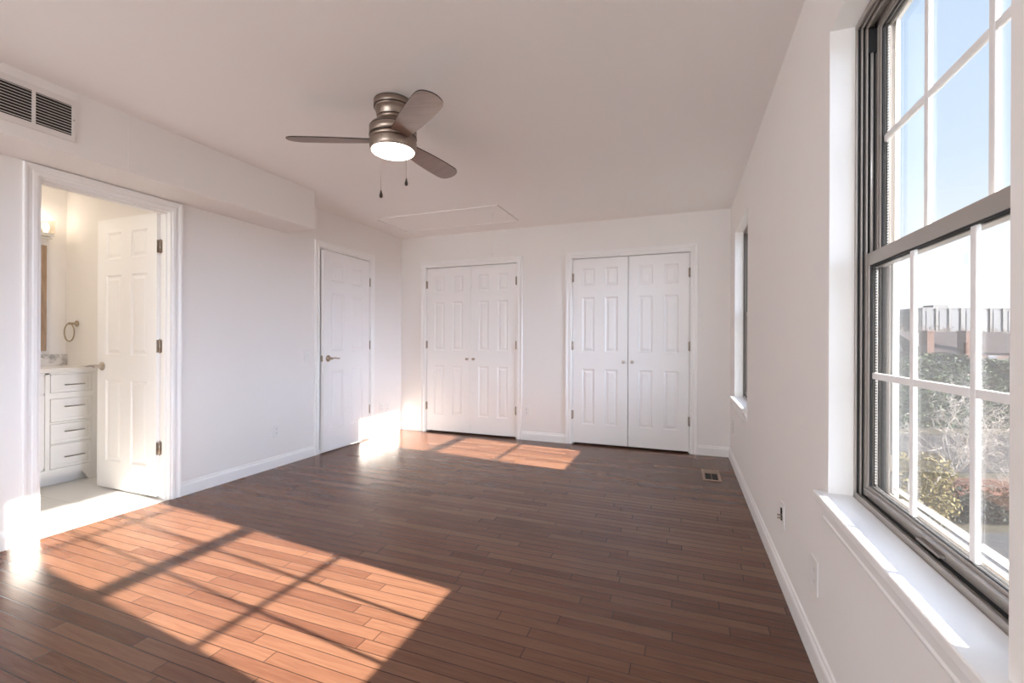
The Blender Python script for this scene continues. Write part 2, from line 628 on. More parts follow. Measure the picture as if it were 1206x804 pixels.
bm = wall_mesh(lambda a, z, d: (a, YF - d, z), XL - WT, XR, 0, H, 0.15, [(-3.30, -0.80, 0.65, 2.15)])  # opening added to let the fill light in
struct('wall_front', bm, M['wall'], 'off-white wall behind the camera with a wide opening added for fill light', 'wall')
# hall behind the closed hall door
bm = bm_new()
add_box(bm, XL - WT - 0.9, XL - WT - 0.8, 3.2, 4.6, 0, H)
add_box(bm, XL - WT - 0.8, XL - WT, 3.2, 3.3, 0, H)
add_box(bm, XL - WT - 0.8, XL - WT, 4.5, 4.6, 0, H)
add_box(bm, XL - WT - 0.8, XL - WT, 3.3, 4.5, -0.1, 0)
struct('wall_hall', bm, M['wall'], 'plain wall of the dark hall behind the hall door', 'wall')
# bathroom walls
bm = bm_new(); add_box(bm, BXL - 0.1, XL - WT, BYB, BYB + 0.1, 0, H)
struct('wall_bathroom_back', bm, M['wall'], 'cream lit bathroom wall carrying the towel ring', 'wall')
bm = bm_new(); add_box(bm, BXL - 0.1, BXL, BYF, BYB, 0, H)
struct('wall_bathroom_left', bm, M['wall'], 'cream lit bathroom wall behind the white vanity', 'wall')
bm = bm_new(); add_box(bm, BXL - 0.1, XL - WT, BYF - 0.1, BYF, 0, H)
struct('wall_bathroom_front', bm, M['wall'], 'bathroom wall on the near side of the vanity', 'wall')

# soffit along the left wall
bm = bm_new()
SOF = (-3.03, 3.06, 2.105)
add_box(bm, XL, SOF[0], YF, SOF[1], SOF[2], H)
for yy in (1.646, 1.956):
    add_box(bm, SOF[0], SOF[0] + 0.0012, yy - 0.004, yy + 0.004, SOF[2] + 0.002, H)
struct('trim_1', bm, M['wall'], 'long boxed soffit under the ceiling above the bathroom doorway', 'soffit')

# baseboards
bm = bm_new()
for a, b in ((YF, D1[0] - 0.063), (D1[1] + 0.063, D2[0] - 0.063), (D2[1] + 0.063, YB)):
    base_run(bm, PL, a, b)
struct('baseboard_left', bm, M['trim'], 'white moulded baseboard along the left wall', 'baseboard')
bm = bm_new()
for a, b in ((XL, C1[0] - 0.063), (C1[1] + 0.063, C2[0] - 0.063), (C2[1] + 0.063, XR)):
    base_run(bm, PB, a, b)
struct('baseboard_back', bm, M['trim'], 'white moulded baseboard beside the closets on the far wall', 'baseboard')
bm = bm_new(); base_run(bm, PR, YF, YB)
struct('baseboard_right', bm, M['trim'], 'white moulded baseboard running under the windows', 'baseboard')
bm = bm_new(); base_run(bm, PFr, XL, XR)
struct('baseboard_front', bm, M['trim'], 'white moulded baseboard on the wall behind the camera', 'baseboard')

# casings with jamb linings and stops
def casing(name, P, a0, a1, zt, depth, label, stop=None, hk=1.0):
    bm = bm_new()
    sweep_casing(bm, P, a0, a1, zt, [(w * hk, t) for w, t in CASING])
    j = 0.012
    def bx(a, b, z0, z1, t0, t1):
        p, q = P(a, z0, t0), P(b, z1, t1)
        add_box(bm, p[0], q[0], p[1], q[1], p[2], q[2])
    bx(a0 - 0.002, a0 + j, 0, zt, 0.004, -depth)
    bx(a1 - j, a1 + 0.002, 0, zt, 0.004, -depth)
    bx(a0 + j, a1 - j, zt - j, zt + 0.002, 0.004, -depth)
    if stop is not None:
        s = 0.010
        bx(a0 + j, a0 + j + s, 0, zt - j, -stop, -stop - 0.032)
        bx(a1 - j - s, a1 - j, 0, zt - j, -stop, -stop - 0.032)
        bx(a0 + j + s, a1 - j - s, zt - j - s, zt - j, -stop, -stop - 0.032)
    return struct(name, bm, M['trim'], label, 'door casing')
casing('trim_2', PL, D1[0], D1[1], D1[2], WT, 'white moulded casing around the open bathroom doorway', 0.03)
casing('trim_3', PL, D2[0], D2[1], D2[2], WT, 'white moulded casing around the closed hall door', 0.045)
casing('trim_4', PB, C1[0], C1[1], C1[2], 0.12, 'white moulded casing around the left closet doors', 0.045)
casing('trim_5', PB, C2[0], C2[1], C2[2], 0.12, 'white moulded casing around the right closet doors', 0.045)

# ------------------------------------------------------------------ doors
def panel_door_bm(w, h, t, stile=0.105, mull=0.115):
    """Six-panel leaf: u 0..w, z 0..h, faces at d = 0 (front) and d = t; returns bm in (u, d, z)."""
    bm = bm_new()
    pw = (w - 2 * stile - mull) / 2
    k = h / 2.03
    U = [0, stile, stile + pw, stile + pw + mull, w - stile, w]
    Z = [0, 0.205 * k, 0.815 * k, 1.005 * k, 1.605 * k, 1.725 * k, 1.925 * k, h]
    loops = [(0.0, 0.0), (0.004, 0.0035), (0.010, 0.0075), (0.017, 0.0085), (0.021, 0.0085), (0.040, 0.0025), (0.044, 0.0025)]
    for side in (0, 1):
        cache = {}
        def V(u, z, d):
            key = (round(u, 5), round(z, 5), round(d, 5))
            if key not in cache:
                cache[key] = bm.verts.new((u, d if side == 0 else t - d, z))
            return cache[key]
        for i in range(5):
            for j in range(7):
                u0, u1, z0, z1 = U[i], U[i + 1], Z[j], Z[j + 1]
                if i in (1, 3) and j in (1, 3, 5):
                    prev = None
                    for ins, d in loops:
                        c = [V(u0 + ins, z0 + ins, d), V(u1 - ins, z0 + ins, d), V(u1 - ins, z1 - ins, d), V(u0 + ins, z1 - ins, d)]
                        if prev:
                            for q in range(4):
                                bm.faces.new((prev[q], prev[(q + 1) % 4], c[(q + 1) % 4], c[q]))
                        prev = c
                    bm.faces.new(prev)
                else:
                    bm.faces.new((V(u0, z0, 0), V(u1, z0, 0), V(u1, z1, 0), V(u0, z1, 0)))
    # edges
    c = [[bm.verts.new((u, d, z)) for (u, z) in ((0, 0), (w, 0), (w, h), (0, h))] for d in (0, t)]
    for q in range(4):
        bm.faces.new((c[0][q], c[0][(q + 1) % 4], c[1][(q + 1) % 4], c[1][q]))
    bmesh.ops.remove_doubles(bm, verts=bm.verts[:], dist=1e-5)
    return bm

def hinge_bm():
    bm = bm_new()
    add_tube(bm, (0, 0, -0.045), (0, 0, 0.045), 0.0065, seg=12)
    add_tube(bm, (0, 0, 0.045), (0, 0, 0.050), 0.0045, seg=10)
    add_tube(bm, (0, 0, -0.050), (0, 0, -0.045), 0.0045, seg=10)
    return bm

def add_hinge(parent, xyz, plates=()):
    bm = hinge_bm()
    bmesh.ops.translate(bm, verts=bm.verts[:], vec=xyz)
    for pl in plates:
        add_box(bm, *pl, bev=0.0008)
    return link('hinge', bm, M['nickel'], parent)

def lever_bm(side=1):
    """Rose and curved lever; local: u along the door (+side to the lever's free end), d outward, z up."""
    bm = bm_new()
    add_lathe(bm, [(0.031, 0.0), (0.033, 0.004), (0.031, 0.008), (0.022, 0.013), (0.013, 0.016), (0.0115, 0.045), (0.013, 0.052), (0.010, 0.058)], (0, 0, 0), 28, axis='Y')
    pts, rad = [], []
    for i in range(11):
        s = i / 10
        pts.append((side * (0.115 * s), 0.050 + 0.004 * math.sin(s * PI), 0.006 * math.sin(s * PI) * 1.0 - 0.012 * s * s + 0.010 * max(0, s - 0.75) * 4))
        rad.append(0.0085 - 0.003 * s)
    add_path_tube(bm, pts, rad, 10)
    return bm

def place(bm, f):
    for v in bm.verts:
        v.co = Vector(f(v.co.x, v.co.y, v.co.z))
    return bm

# door_1: the open bathroom door, hinged on the far jamb and swung into the bathroom
d1 = empty('door_1', (-3.472, 2.088, 0), 'white six-panel bathroom door standing open against the bathroom wall', 'door', None, 'structure')
W1 = 0.692
# front face towards the camera (-y)
leaf = place(panel_door_bm(W1, 2.015, 0.035), lambda u, d, z: (-3.482 - u, 2.064 + d, z + 0.014))
link('door_leaf', leaf, M['door'], d1)
for hz in (1.790, 1.080, 0.355):
    add_hinge(d1, (-3.474, 2.105 - 0.024, hz), ((-3.4815, -3.4795, 2.062, 2.096, hz - 0.045, hz + 0.045), (-3.470, -3.438, 2.0835, 2.0855, hz - 0.045, hz + 0.045)))
lv = place(lever_bm(1), lambda u, d, z: (-3.482 - W1 + 0.065 + u * -1.0, 2.064 - d, z + 0.925))
o = link('lever_handle', lv, M['nickel'], d1); o['label'] = 'satin nickel lever handle'

# door_2: hall door, just off its latch
d2 = empty('door_2', (XL, 4.236, 0), 'white six-panel hall door on the left wall, slightly ajar', 'door', None, 'structure')
W2 = 0.743
a2 = math.radians(2.9)
def hall(u, d, z):      # u from the hinge (far) towards the latch (near), d into the wall
    hx, hy = XL - 0.002, 4.236
    cx, cy = math.cos(a2), math.sin(a2)
    return (hx + u * cy - d * cx, hy - u * cx - d * cy, z + 0.023)
link('door_leaf', place(panel_door_bm(W2, 2.014, 0.035, 0.115, 0.115), hall), M['door'], d2)
for hz in (1.80, 1.08, 0.345):
    add_hinge(d2, (XL + 0.006, 4.2385, hz), ((XL - 0.002, XL + 0.001, 4.2385, 4.262 - 0.012, hz - 0.045, hz + 0.045),))
lv = place(lever_bm(1), lambda u, d, z: hall(W2 - 0.065 - u, -d, z + 0.925))
o = link('lever_handle', lv, M['brass'], d2); o['label'] = 'curved antique nickel lever handle'
bm = bm_new(); add_box(bm, W2 - 0.0005, W2 + 0.0015, 0.006, 0.029, 0.895, 0.955)
add_box(bm, W2 + 0.0015, W2 + 0.009, 0.012, 0.023, 0.915, 0.935)
o = link('latch_plate', place(bm, hall), M['brass'], d2); o['label'] = 'dark latch plate on the door edge'

# closet leaves, hinged at the outer jambs, knobs at the meeting stiles
def closet_leaf(name, x0, x1, hinge_left, label):
    d = empty(name, (x0 if hinge_left else x1, YB, 0), label, 'door', None, 'structure')
    w = x1 - x0
    link('door_leaf', place(panel_door_bm(w, 2.013, 0.035, 0.105, 0.112), lambda u, dd, z: (x0 + u, YB + 0.004 + dd, z + 0.020)), M['door'], d)
    hx = x0 - 0.002 if hinge_left else x1 + 0.002
    for hz in (1.832, 1.085, 0.325):
        add_hinge(d, (hx, YB - 0.007, hz), ((hx - 0.001, hx + 0.001, YB - 0.007, YB + 0.003, hz - 0.045, hz + 0.045), (hx - 0.014, hx + 0.014, YB - 0.0005, YB + 0.0035, hz - 0.044, hz + 0.044)))
    kx = x1 - 0.042 if hinge_left else x0 + 0.042
    bm = bm_new()
    add_lathe(bm, [(0.015, 0.0), (0.015, -0.003), (0.007, -0.006), (0.0065, -0.016), (0.012, -0.020), (0.0165, -0.026), (0.0155, -0.031), (0.008, -0.034)], (kx, YB + 0.0045, 0.915), 24, axis='Y')
    o = link('knob', bm, M['nickel'], d); o['label'] = 'round satin nickel knob'
    return d
g = 0.015
mid1, mid2 = -2.392, -0.542
closet_leaf('door_3', C1[0] + g, mid1 - 0.0012, True, 'left leaf of the white double closet nearest the hall door')
closet_leaf('door_4', mid1 + 0.0012, C1[1] - g, False, 'right leaf of the white double closet nearest the hall door')
closet_leaf('door_5', C2[0] + g, mid2 - 0.003, True, 'left leaf of the white double closet nearest the windows')
closet_leaf('door_6', mid2 + 0.003, C2[1] - g, False, 'right leaf of the white double closet nearest the windows')

# ------------------------------------------------------------------ windows
def make_window(name, y0, y1, label):
    w = empty(name, (XR, (y0 + y1) / 2, WIN_Z0), label, 'window', None, 'structure')
    zs, zh = 0.640, 2.100                          # stool top, head lining
    # white reveal lining
    bm = bm_new()
    add_box(bm, XR + 0.001, 0.503, y0, y0 + 0.0015, zs, WIN_Z1)
    add_box(bm, XR + 0.001, 0.503, y1 - 0.0015, y1, zs, WIN_Z1)
    add_box(bm, XR + 0.001, 0.503, y0 + 0.0015, y1 - 0.0015, WIN_Z1 - 0.0015, WIN_Z1)
    link('reveal_lining', bm, M['trim'], w)
    # stool and apron
    bm = bm_new()
    add_box(bm, XR - 0.036, 0.503, y0 - 0.030, y1 + 0.030, 0.615, zs, bev=0.004)
    o = link('window_sill', bm, M['trim'], w); o['label'] = 'white painted window sill'
    bm = bm_new()
    prof = [(0.0, 0.548), (0.008, 0.548), (0.010, 0.556), (0.007, 0.562), (0.010, 0.585), (0.018, 0.598), (0.020, 0.615), (0.0, 0.615)]
    A = [bm.verts.new((XR - t, y0 - 0.02, z)) for t, z in prof]
    B = [bm.verts.new((XR - t, y1 + 0.02, z)) for t, z in prof]
    for i in range(len(prof)):
        j = (i + 1) % len(prof)
        bm.faces.new((A[i], A[j], B[j], B[i]))
    bm.faces.new(A); bm.faces.new(B[::-1])
    link('apron', bm, M['trim'], w)
    # aluminium frame with track fins
    bm = bm_new()
    j0, j1 = y0 + 0.010, y1 - 0.010
    for (ya, yb, sgn) in ((y0, j0, 1), (y1, j1, -1)):
        add_box(bm, 0.503, 0.600, ya, yb, zs, WIN_Z1)
        for fx, dep in ((0.503, 0.004), (0.514, 0.010), (0.5245, 0.018), (0.5515, 0.020), (0.582, 0.022)):
            add_box(bm, fx, fx + 0.004, yb, yb + sgn * dep, zs, WIN_Z1 - 0.012)
    add_box(bm, 0.503, 0.600, j0, j1, WIN_Z1 - 0.013, WIN_Z1)
    for fx, dep in ((0.503, 0.006), (0.514, 0.010), (0.5245, 0.018), (0.5515, 0.020), (0.582, 0.024)):
        add_box(bm, fx, fx + 0.004, j0, j1, WIN_Z1 - 0.013 - dep, WIN_Z1 - 0.013)
    add_box(bm, 0.503, 0.600, j0, j1, 0.625, 0.643)
    for fx, z in ((0.503, 0.655), (0.514, 0.650), (0.582, 0.668)):
        add_box(bm, fx, fx + 0.004, j0, j1, 0.643, z)
    link('frame', bm, M['alu'], w)
    # dark weatherstrips in the tracks
    bm = bm_new()
    for (yb, sgn) in ((j0, 1), (j1, -1)):
        add_box(bm, 0.5075, 0.5135, yb, yb + sgn * 0.003, zs, WIN_Z1 - 0.02)
        add_box(bm, 0.5185, 0.5240, yb, yb + sgn * 0.006, zs, WIN_Z1 - 0.02)
        add_box(bm, 0.5290, 0.5510, yb, yb + sgn * 0.004, zs, WIN_Z1 - 0.02)
        add_box(bm, 0.5560, 0.5815, yb, yb + sgn * 0.004, zs, WIN_Z1 - 0.02)
        add_box(bm, 0.5285, 0.5510, yb + sgn * 0.004, yb + sgn * 0.017, WIN_Z1 - 0.105, WIN_Z1 - 0.035)
    add_box(bm, 0.518, 0.526, j0, j1, 0.643, 0.652)
    link('weatherstrip', bm, M['black'], w)
    # balance rods
    bm = bm_new()
    for (yb, sgn) in ((j0, 1), (j1, -1)):
        add_tube(bm, (0.540, yb + sgn * 0.012, 1.38), (0.540, yb + sgn * 0.012, WIN_Z1 - 0.08), 0.0042, seg=10)
    link('balance_rod', bm, M['alu_light'], w)
    # sashes
    def sash(nm, x0, x1, zb, zt, rb, rtp, lip):
        s0, s1 = y0 + 0.021, y1 - 0.021
        st = 0.024
        bm = bm_new()
        add_box(bm, x0, x1, s0, s0 + st, zb, zt, bev=0.0015)
        add_box(bm, x0, x1, s1 - st, s1, zb, zt, bev=0.0015)
        add_box(bm, x0, x1, s0 + st, s1 - st, zb, zb + rb, bev=0.0015)
        add_box(bm, x0, x1, s0 + st, s1 - st, zt - rtp, zt, bev=0.0015)
        if lip:
            add_box(bm, x0 - 0.010, x0, s0 + 0.02, s1 - 0.02, zb + rb - 0.012, zb + rb - 0.007, bev=0.001)
            add_box(bm, x0 - 0.012, x0, (s0 + s1) / 2 - 0.05, (s0 + s1) / 2 + 0.05, zb + 0.006, zb + 0.013, bev=0.001)
        so = link(nm, bm, M['alu'], w)
        g0, g1, gz0, gz1 = s0 + st, s1 - st, zb + rb, zt - rtp
        xc = (x0 + x1) / 2
        # black glazing bead and perforated spacer
        bm = bm_new()
        bw = 0.009
        for xa, xb in ((x0 + 0.004, xc - 0.003), (xc + 0.003, x1 - 0.004)):
            add_box(bm, xa, xb, g0, g0 + bw, gz0, gz1)
            add_box(bm, xa, xb, g1 - bw, g1, gz0, gz1)
            add_box(bm, xa, xb, g0 + bw, g1 - bw, gz1 - 0.004, gz1)
            add_box(bm, xa, xb, g0 + bw, g1 - bw, gz0, gz0 + 0.002)
        link('glazing_bead', bm, M['black'], so)
        bm = bm_new()
        z = gz0 + 0.01
        while z < gz1 - 0.01:
            add_box(bm, xc + 0.0022, xc + 0.0052, g1 - bw - 0.004, g1 - bw, z, z + 0.0048)
            z += 0.0085
        link('spacer', bm, M['alu_light'], so)
        bm = bm_new()
        add_box(bm, xc - 0.002, xc + 0.002, g0, g1, gz0, gz1)
        link('pane', bm, M['glass'], so)
        bm = bm_new()
        mw = 0.0095
        zm = (gz0 + gz1) / 2
        ys = [g0 + (g1 - g0) * q / 3 for q in (1, 2)]
        for yy in ys:
            add_box(bm, xc - 0.0045, xc + 0.0045, yy - mw, yy + mw, gz0, gz1, bev=0.002)
        for a, b in ((g0, ys[0] - mw), (ys[0] + mw, ys[1] - mw), (ys[1] + mw, g1)):
            add_box(bm, xc - 0.0045, xc + 0.0045, a, b, zm - mw, zm + mw, bev=0.002)
        link('muntin_grid', bm, M['vinyl'], so)
        return so
    sash('lower_sash', 0.5265, 0.5495, 0.652, 1.393, 0.036, 0.038, True)
    sash('upper_sash', 0.5535, 0.5765, 1.352, 2.098, 0.040, 0.026, False)
    # exterior white frame, sill and insect screen
    bm = bm_new()
    e0, e1 = y0 + 0.022, y1 - 0.022
    add_box(bm, 0.602, 0.612, y0 - 0.06, e0 - 0.006, 0.60, 2.16)
    add_box(bm, 0.602, 0.612, e1 + 0.006, y1 + 0.06, 0.60, 2.16)
    add_box(bm, 0.602, 0.612, e0 - 0.006, e1 + 0.006, 2.10, 2.16)
    link('exterior_frame', bm, M['vinyl'], w)
    bm = bm_new()
    add_box(bm, 0.602, 0.652, y0 - 0.06, y1 + 0.06, 0.585, 0.628)
    link('exterior_sill', bm, M['ext_sill'], w)
    bm = bm_new()
    add_box(bm, 0.5946, 0.5950, j0 + 0.028, j1 - 0.028, 0.690, 1.375)
    sf = link('insect_screen', bm, M['screen'], w)
    bm = bm_new()
    for a, b in ((j0 + 0.004, j0 + 0.028), (j1 - 0.028, j1 - 0.004)):
        add_box(bm, 0.590, 0.600, a, b, 0.668, 1.395)
    add_box(bm, 0.591, 0.599, j0 + 0.028, j1 - 0.028, 0.681, 0.690)
    add_box(bm, 0.590, 0.600, j0 + 0.028, j1 - 0.028, 1.375, 1.395)
    link('screen_frame', bm, M['screen_frame'], sf)
    bm = bm_new()
    add_box(bm, 0.586, 0.5898, j1 - 0.026, j1 - 0.008, 0.735, 0.785, bev=0.001)
    link('screen_latch', bm, M['alu'], sf)
    return w

make_window('window_1', *WINS[0], 'large near double-hung window with gridded panes and taupe frame')
make_window('window_2', *WINS[1], 'narrow-looking far window on the right wall by the closets')
make_window('window_3', *WINS[2], 'unseen double-hung window added on the right wall to bounce more sun inside')  # out of view, put in so more sun bounces around the room
# unseen window added behind the camera for the fill light to shine through
w4 = empty('window_4', (-2.05, YF, 0.65), 'wide unseen window added behind the camera for the fill light', 'window', None, 'structure')
bm = bm_new()
add_box(bm, -3.30, -3.25, YF - 0.10, YF - 0.05, 0.65, 2.15)
add_box(bm, -0.85, -0.80, YF - 0.10, YF - 0.05, 0.65, 2.15)
add_box(bm, -3.25, -0.85, YF - 0.10, YF - 0.05, 0.65, 0.70)
add_box(bm, -3.25, -0.85, YF - 0.10, YF - 0.05, 2.10, 2.15)
add_box(bm, -2.075, -2.025, YF - 0.10, YF - 0.05, 0.70, 2.10)
link('frame', bm, M['vinyl'], w4)
bm = bm_new(); add_box(bm, -3.25, -0.85, YF - 0.08, YF - 0.076, 0.70, 2.10)
link('pane', bm, M['glass'], w4)

# ------------------------------------------------------------------ ceiling fan
FX, FY = -1.4997, 2.0747
fan = empty('ceiling_fan', (FX, FY, H), 'flush ceiling fan with three walnut blades, brushed nickel body and lit lamp', 'ceiling fan')
bm = bm_new()
add_lathe(bm, [(0.101, 2.4395), (0.104, 2.434), (0.104, 2.412), (0.101, 2.404), (0.098, 2.398), (0.0955, 2.396), (0.0955, 2.394), (0.097, 2.392), (0.091, 2.370), (0.086, 2.350), (0.0845, 2.348), (0.0845, 2.345), (0.086, 2.343), (0.084, 2.330)], (FX, FY, 0), 64)
link('canopy', bm, M['fan_metal'], fan)
bm = bm_new()
add_lathe(bm, [(0.084, 2.332), (0.090, 2.325), (0.104, 2.315), (0.118, 2.304), (0.1255, 2.292), (0.1265, 2.285), (0.1270, 2.270), (0.1270, 2.245)], (FX, FY, 0), 64)
link('motor_housing', bm, M['fan_metal'], fan)
bm = bm_new()
add_lathe(bm, [(0.1255, 2.2445), (0.1255, 2.2205)], (FX, FY, 0), 64)
link('blade_band', bm, M['fan_metal'], fan)
bm = bm_new()
for rr, zz, hh in ((0.1046, 2.4365, 0.002), (0.1042, 2.404, 0.0035), (0.0866, 2.3475, 0.003), (0.1270, 2.2885, 0.0035), (0.1282, 2.2440, 0.003)):
    add_lathe(bm, [(rr - 0.004, zz - hh), (rr, zz - hh * 0.6), (rr, zz + hh * 0.6), (rr - 0.004, zz + hh)], (FX, FY, 0), 64)
o = link('trim_ring', bm, M['blade_edge'], fan); o['label'] = 'thin dark rings around the body'
bm = bm_new()
add_lathe(bm, [(0.127, 2.2215), (0.1275, 2.210), (0.125, 2.190), (0.122, 2.172), (0.118, 2.169), (0.112, 2.171)], (FX, FY, 0), 64)
lk = link('light_kit', bm, M['fan_metal'], fan)
bm = bm_new()
add_lathe(bm, [(0.1165, 2.172), (0.1150, 2.166), (0.105, 2.160), (0.08, 2.155), (0.04, 2.152), (0.004, 2.1515)], (FX, FY, 0), 64)
o = link('lamp_lens', bm, M['fan_light'], lk); o['label'] = 'glowing round white lens'
for ang in (-158.0, 82.0, -38.0):
    bm = bm_new()
    n = 30
    r0, r1 = 0.105, 0.572
    top, bot = [], []
    def half(s):
        a = 0.046 + 0.023 * math.sin(min(1, s / 0.72) * PI / 2)
        if s > 0.78:
            q = (s - 0.78) / 0.22
            a *= max(0.0, 1 - q ** 3.4) ** 0.5
        return max(a, 0.010)
    pitch = math.radians(12.5)
    ca, sa = math.cos(math.radians(ang)), math.sin(math.radians(ang))
    def BP(r, w, hgt):
        zz = 2.2265 - math.sin(pitch) * w + hgt
        ww = w * math.cos(pitch)
        return (FX + r * ca - ww * sa, FY + r * sa + ww * ca, zz)
    rings = []
    for i in range(n + 1):
        s = i / n
        s = 1 - (1 - s) ** 1.5
        r = r0 + (r1 - r0) * s
        hw = half(s)
        lean = 0.018 * s
        T = [bm.verts.new(BP(r, lean + hw * q, 0.003)) for q in (-1, -0.5, 0, 0.5, 1)]
        Bv = [bm.verts.new(BP(r, lean + hw * q, -0.003)) for q in (-1, -0.5, 0, 0.5, 1)]
        rings.append((T, Bv))
    for (T0, B0), (T1, B1) in zip(rings, rings[1:]):
        for q in range(4):
            bm.faces.new((T0[q], T0[q + 1], T1[q + 1], T1[q]))
            bm.faces.new((B0[q], B1[q], B1[q + 1], B0[q + 1]))
        for q in (0, 4):
            bm.faces.new((T0[q], T1[q], B1[q], B0[q])).material_index = 1
    for T, Bv in (rings[0], rings[-1]):
        for q in range(4):
            bm.faces.new((T[q], T[q + 1], Bv[q + 1], Bv[q])).material_index = 1
    bo = link('blade', bm, [M['blade'], M['blade_edge']], fan)
for sx, zb in ((-0.0208, 1.905), (0.110, 1.982)):
    cx, cy = FX + rt.x * sx - fw.x * 0.112, FY + rt.y * sx - fw.y * 0.112
    bm = bm_new()
    dd = Vector((cx - FX, cy - FY, 0)).normalized() * 0.1275
    px, py = FX + dd.x, FY + dd.y
    add_path_tube(bm, [(FX + dd.x * 0.96, FY + dd.y * 0.96, 2.206), (px + dd.x * 0.06, py + dd.y * 0.06, 2.203), (px + dd.x * 0.09, py + dd.y * 0.09, 2.185), (px + dd.x * 0.09, py + dd.y * 0.09, zb)], 0.0011, 6)
    pc = link('pull_chain', bm, M['nickel'], fan)
    bm = bm_new()
    add_lathe(bm, [(0.0015, 0.014), (0.003, 0.012), (0.004, 0.004), (0.0075, -0.008), (0.009, -0.016), (0.0075, -0.023), (0.003, -0.027)], (px + dd.x * 0.09, py + dd.y * 0.09, zb - 0.010), 16)
    link('chain_pendant', bm, M['blade_edge'], pc)

# ------------------------------------------------------------------ attic hatch
hx0, hx1, hy0, hy1 = -3.10, -1.665, 3.955, 4.555
hat = empty('attic_hatch', ((hx0 + hx1) / 2, (hy0 + hy1) / 2, H), 'rectangular attic hatch in the ceiling above the left closet', 'attic hatch')
bm = bm_new(); add_box(bm, hx0 + 0.022, hx1 - 0.022, hy0 + 0.022, hy1 - 0.022, H - 0.006, H - 0.0005, bev=0.001)
link('hatch_panel', bm, M['ceiling'], hat)
bm = bm_new()
for (a, b, c, d) in ((hx0, hx1, hy0, hy0 + 0.02), (hx0, hx1, hy1 - 0.02, hy1), (hx0, hx0 + 0.02, hy0 + 0.02, hy1 - 0.02), (hx1 - 0.02, hx1, hy0 + 0.02, hy1 - 0.02)):
    add_box(bm, a, b, c, d, H - 0.013, H - 0.0005, bev=0.002)
link('hatch_trim', bm, M['ceiling'], hat)
bm = bm_new()
add_path_tube(bm, [(-1.815, 4.185, H - 0.006), (-1.815, 4.185, 2.20), (-1.816, 4.186, 2.02)], 0.0016, 6)
add_lathe(bm, [(0.002, 0.012), (0.005, 0.006), (0.006, -0.008), (0.003, -0.014)], (-1.816, 4.186, 2.012), 12)
link('pull_cord', bm, M['plastic'], hat)

# ------------------------------------------------------------------ return-air grille on the soffit
gx = SOF[0]
ag = empty('air_return_grille', (gx, 1.10, 2.26), 'painted louvred air return grille on the soffit face', 'vent')
bm = bm_new()
G0, G1, GZ0, GZ1 = 0.55, 1.395, 2.170, 2.390
bank = [(0.600, 0.775), (0.800, 0.985), (1.000, 1.225 - 0.0), (1.240, 1.381)]
bank = [(0.585, 0.785), (0.800, 1.005), (1.020, 1.2255), (1.2385, 1.381)]
zf0, zf1 = 2.200, 2.360
add_box(bm, gx, gx + 0.008, G0, G1, GZ0, zf0, bev=0.001)
add_box(bm, gx, gx + 0.008, G0, G1, zf1, GZ1, bev=0.001)
edges = [G0] + [v for b in bank for v in b] + [G1]
for i in range(0, len(edges), 2):
    add_box(bm, gx, gx + 0.008, edges[i], edges[i + 1], zf0, zf1)
link('grille_frame', bm, M['vent'], ag)
bm = bm_new()
for a, b in bank:
    nl = 11
    for k in range(nl):
        zc = zf0 + (k + 0.5) * (zf1 - zf0) / nl
        v = [bm.verts.new(p) for p in ((gx + 0.0070, a, zc + 0.0005), (gx + 0.0070, b, zc + 0.0005), (gx + 0.0016, b, zc + 0.0050), (gx + 0.0016, a, zc + 0.0050))]
        u = [bm.verts.new((q.co.x, q.co.y, q.co.z - 0.0014)) for q in v]
        bm.faces.new(v); bm.faces.new(u[::-1])
        for q in range(4):
            bm.faces.new((v[q], v[(q + 1) % 4], u[(q + 1) % 4], u[q]))
link('louvre', bm, M['vent'], ag)
bm = bm_new(); add_box(bm, gx + 0.0003, gx + 0.0012, bank[0][0], bank[-1][1], zf0, zf1)  # flat dark sheet in place of the shade inside the duct
o = link('grille_back', bm, M['dark'], ag); o['label'] = 'dark sheet painted as duct shade behind the louvres'
bm = bm_new(); add_lathe(bm, [(0.004, 0.008), (0.004, 0.0095), (0.002, 0.0105)], (gx, 1.388, 2.285), 10, axis='X')
link('screw', bm, M['nickel'], ag)

# ------------------------------------------------------------------ floor register
fr = empty('floor_register', (0.228, 4.135, 0), 'small tan metal floor register by the right closet', 'floor vent')
rx0, rx1, ry0, ry1 = 0.157, 0.298, 3.968, 4.300
bm = bm_new()
add_box(bm, rx0, rx0 + 0.022, ry0, ry1, 0.0005, 0.006, bev=0.0015)
add_box(bm, rx1 - 0.022, rx1, ry0, ry1, 0.0005, 0.006, bev=0.0015)
add_box(bm, rx0 + 0.022, rx1 - 0.022, ry0, ry0 + 0.024, 0.0005, 0.006, bev=0.0015)
add_box(bm, rx0 + 0.022, rx1 - 0.022, ry1 - 0.024, ry1, 0.0005, 0.006, bev=0.0015)
link('register_frame', bm, M['register'], fr)
bm = bm_new()
for yy in (4.190, 4.208, 4.226, 4.244, 4.262):
    add_box(bm, rx0 + 0.022, rx1 - 0.022, yy, yy + 0.012, 0.0012, 0.0035)
for xx in (rx0 + 0.070,):
    add_box(bm, xx, xx + 0.003, ry0 + 0.024, 4.188, 0.0012, 0.0035)
link('louvre', bm, M['register'], fr)
bm = bm_new(); add_box(bm, rx0 + 0.022, rx1 - 0.022, ry0 + 0.024, ry1 - 0.024, 0.0005, 0.0010)  # thin dark plate painted as the shaded duct below
link('duct_shade', bm, M['dark'], fr)

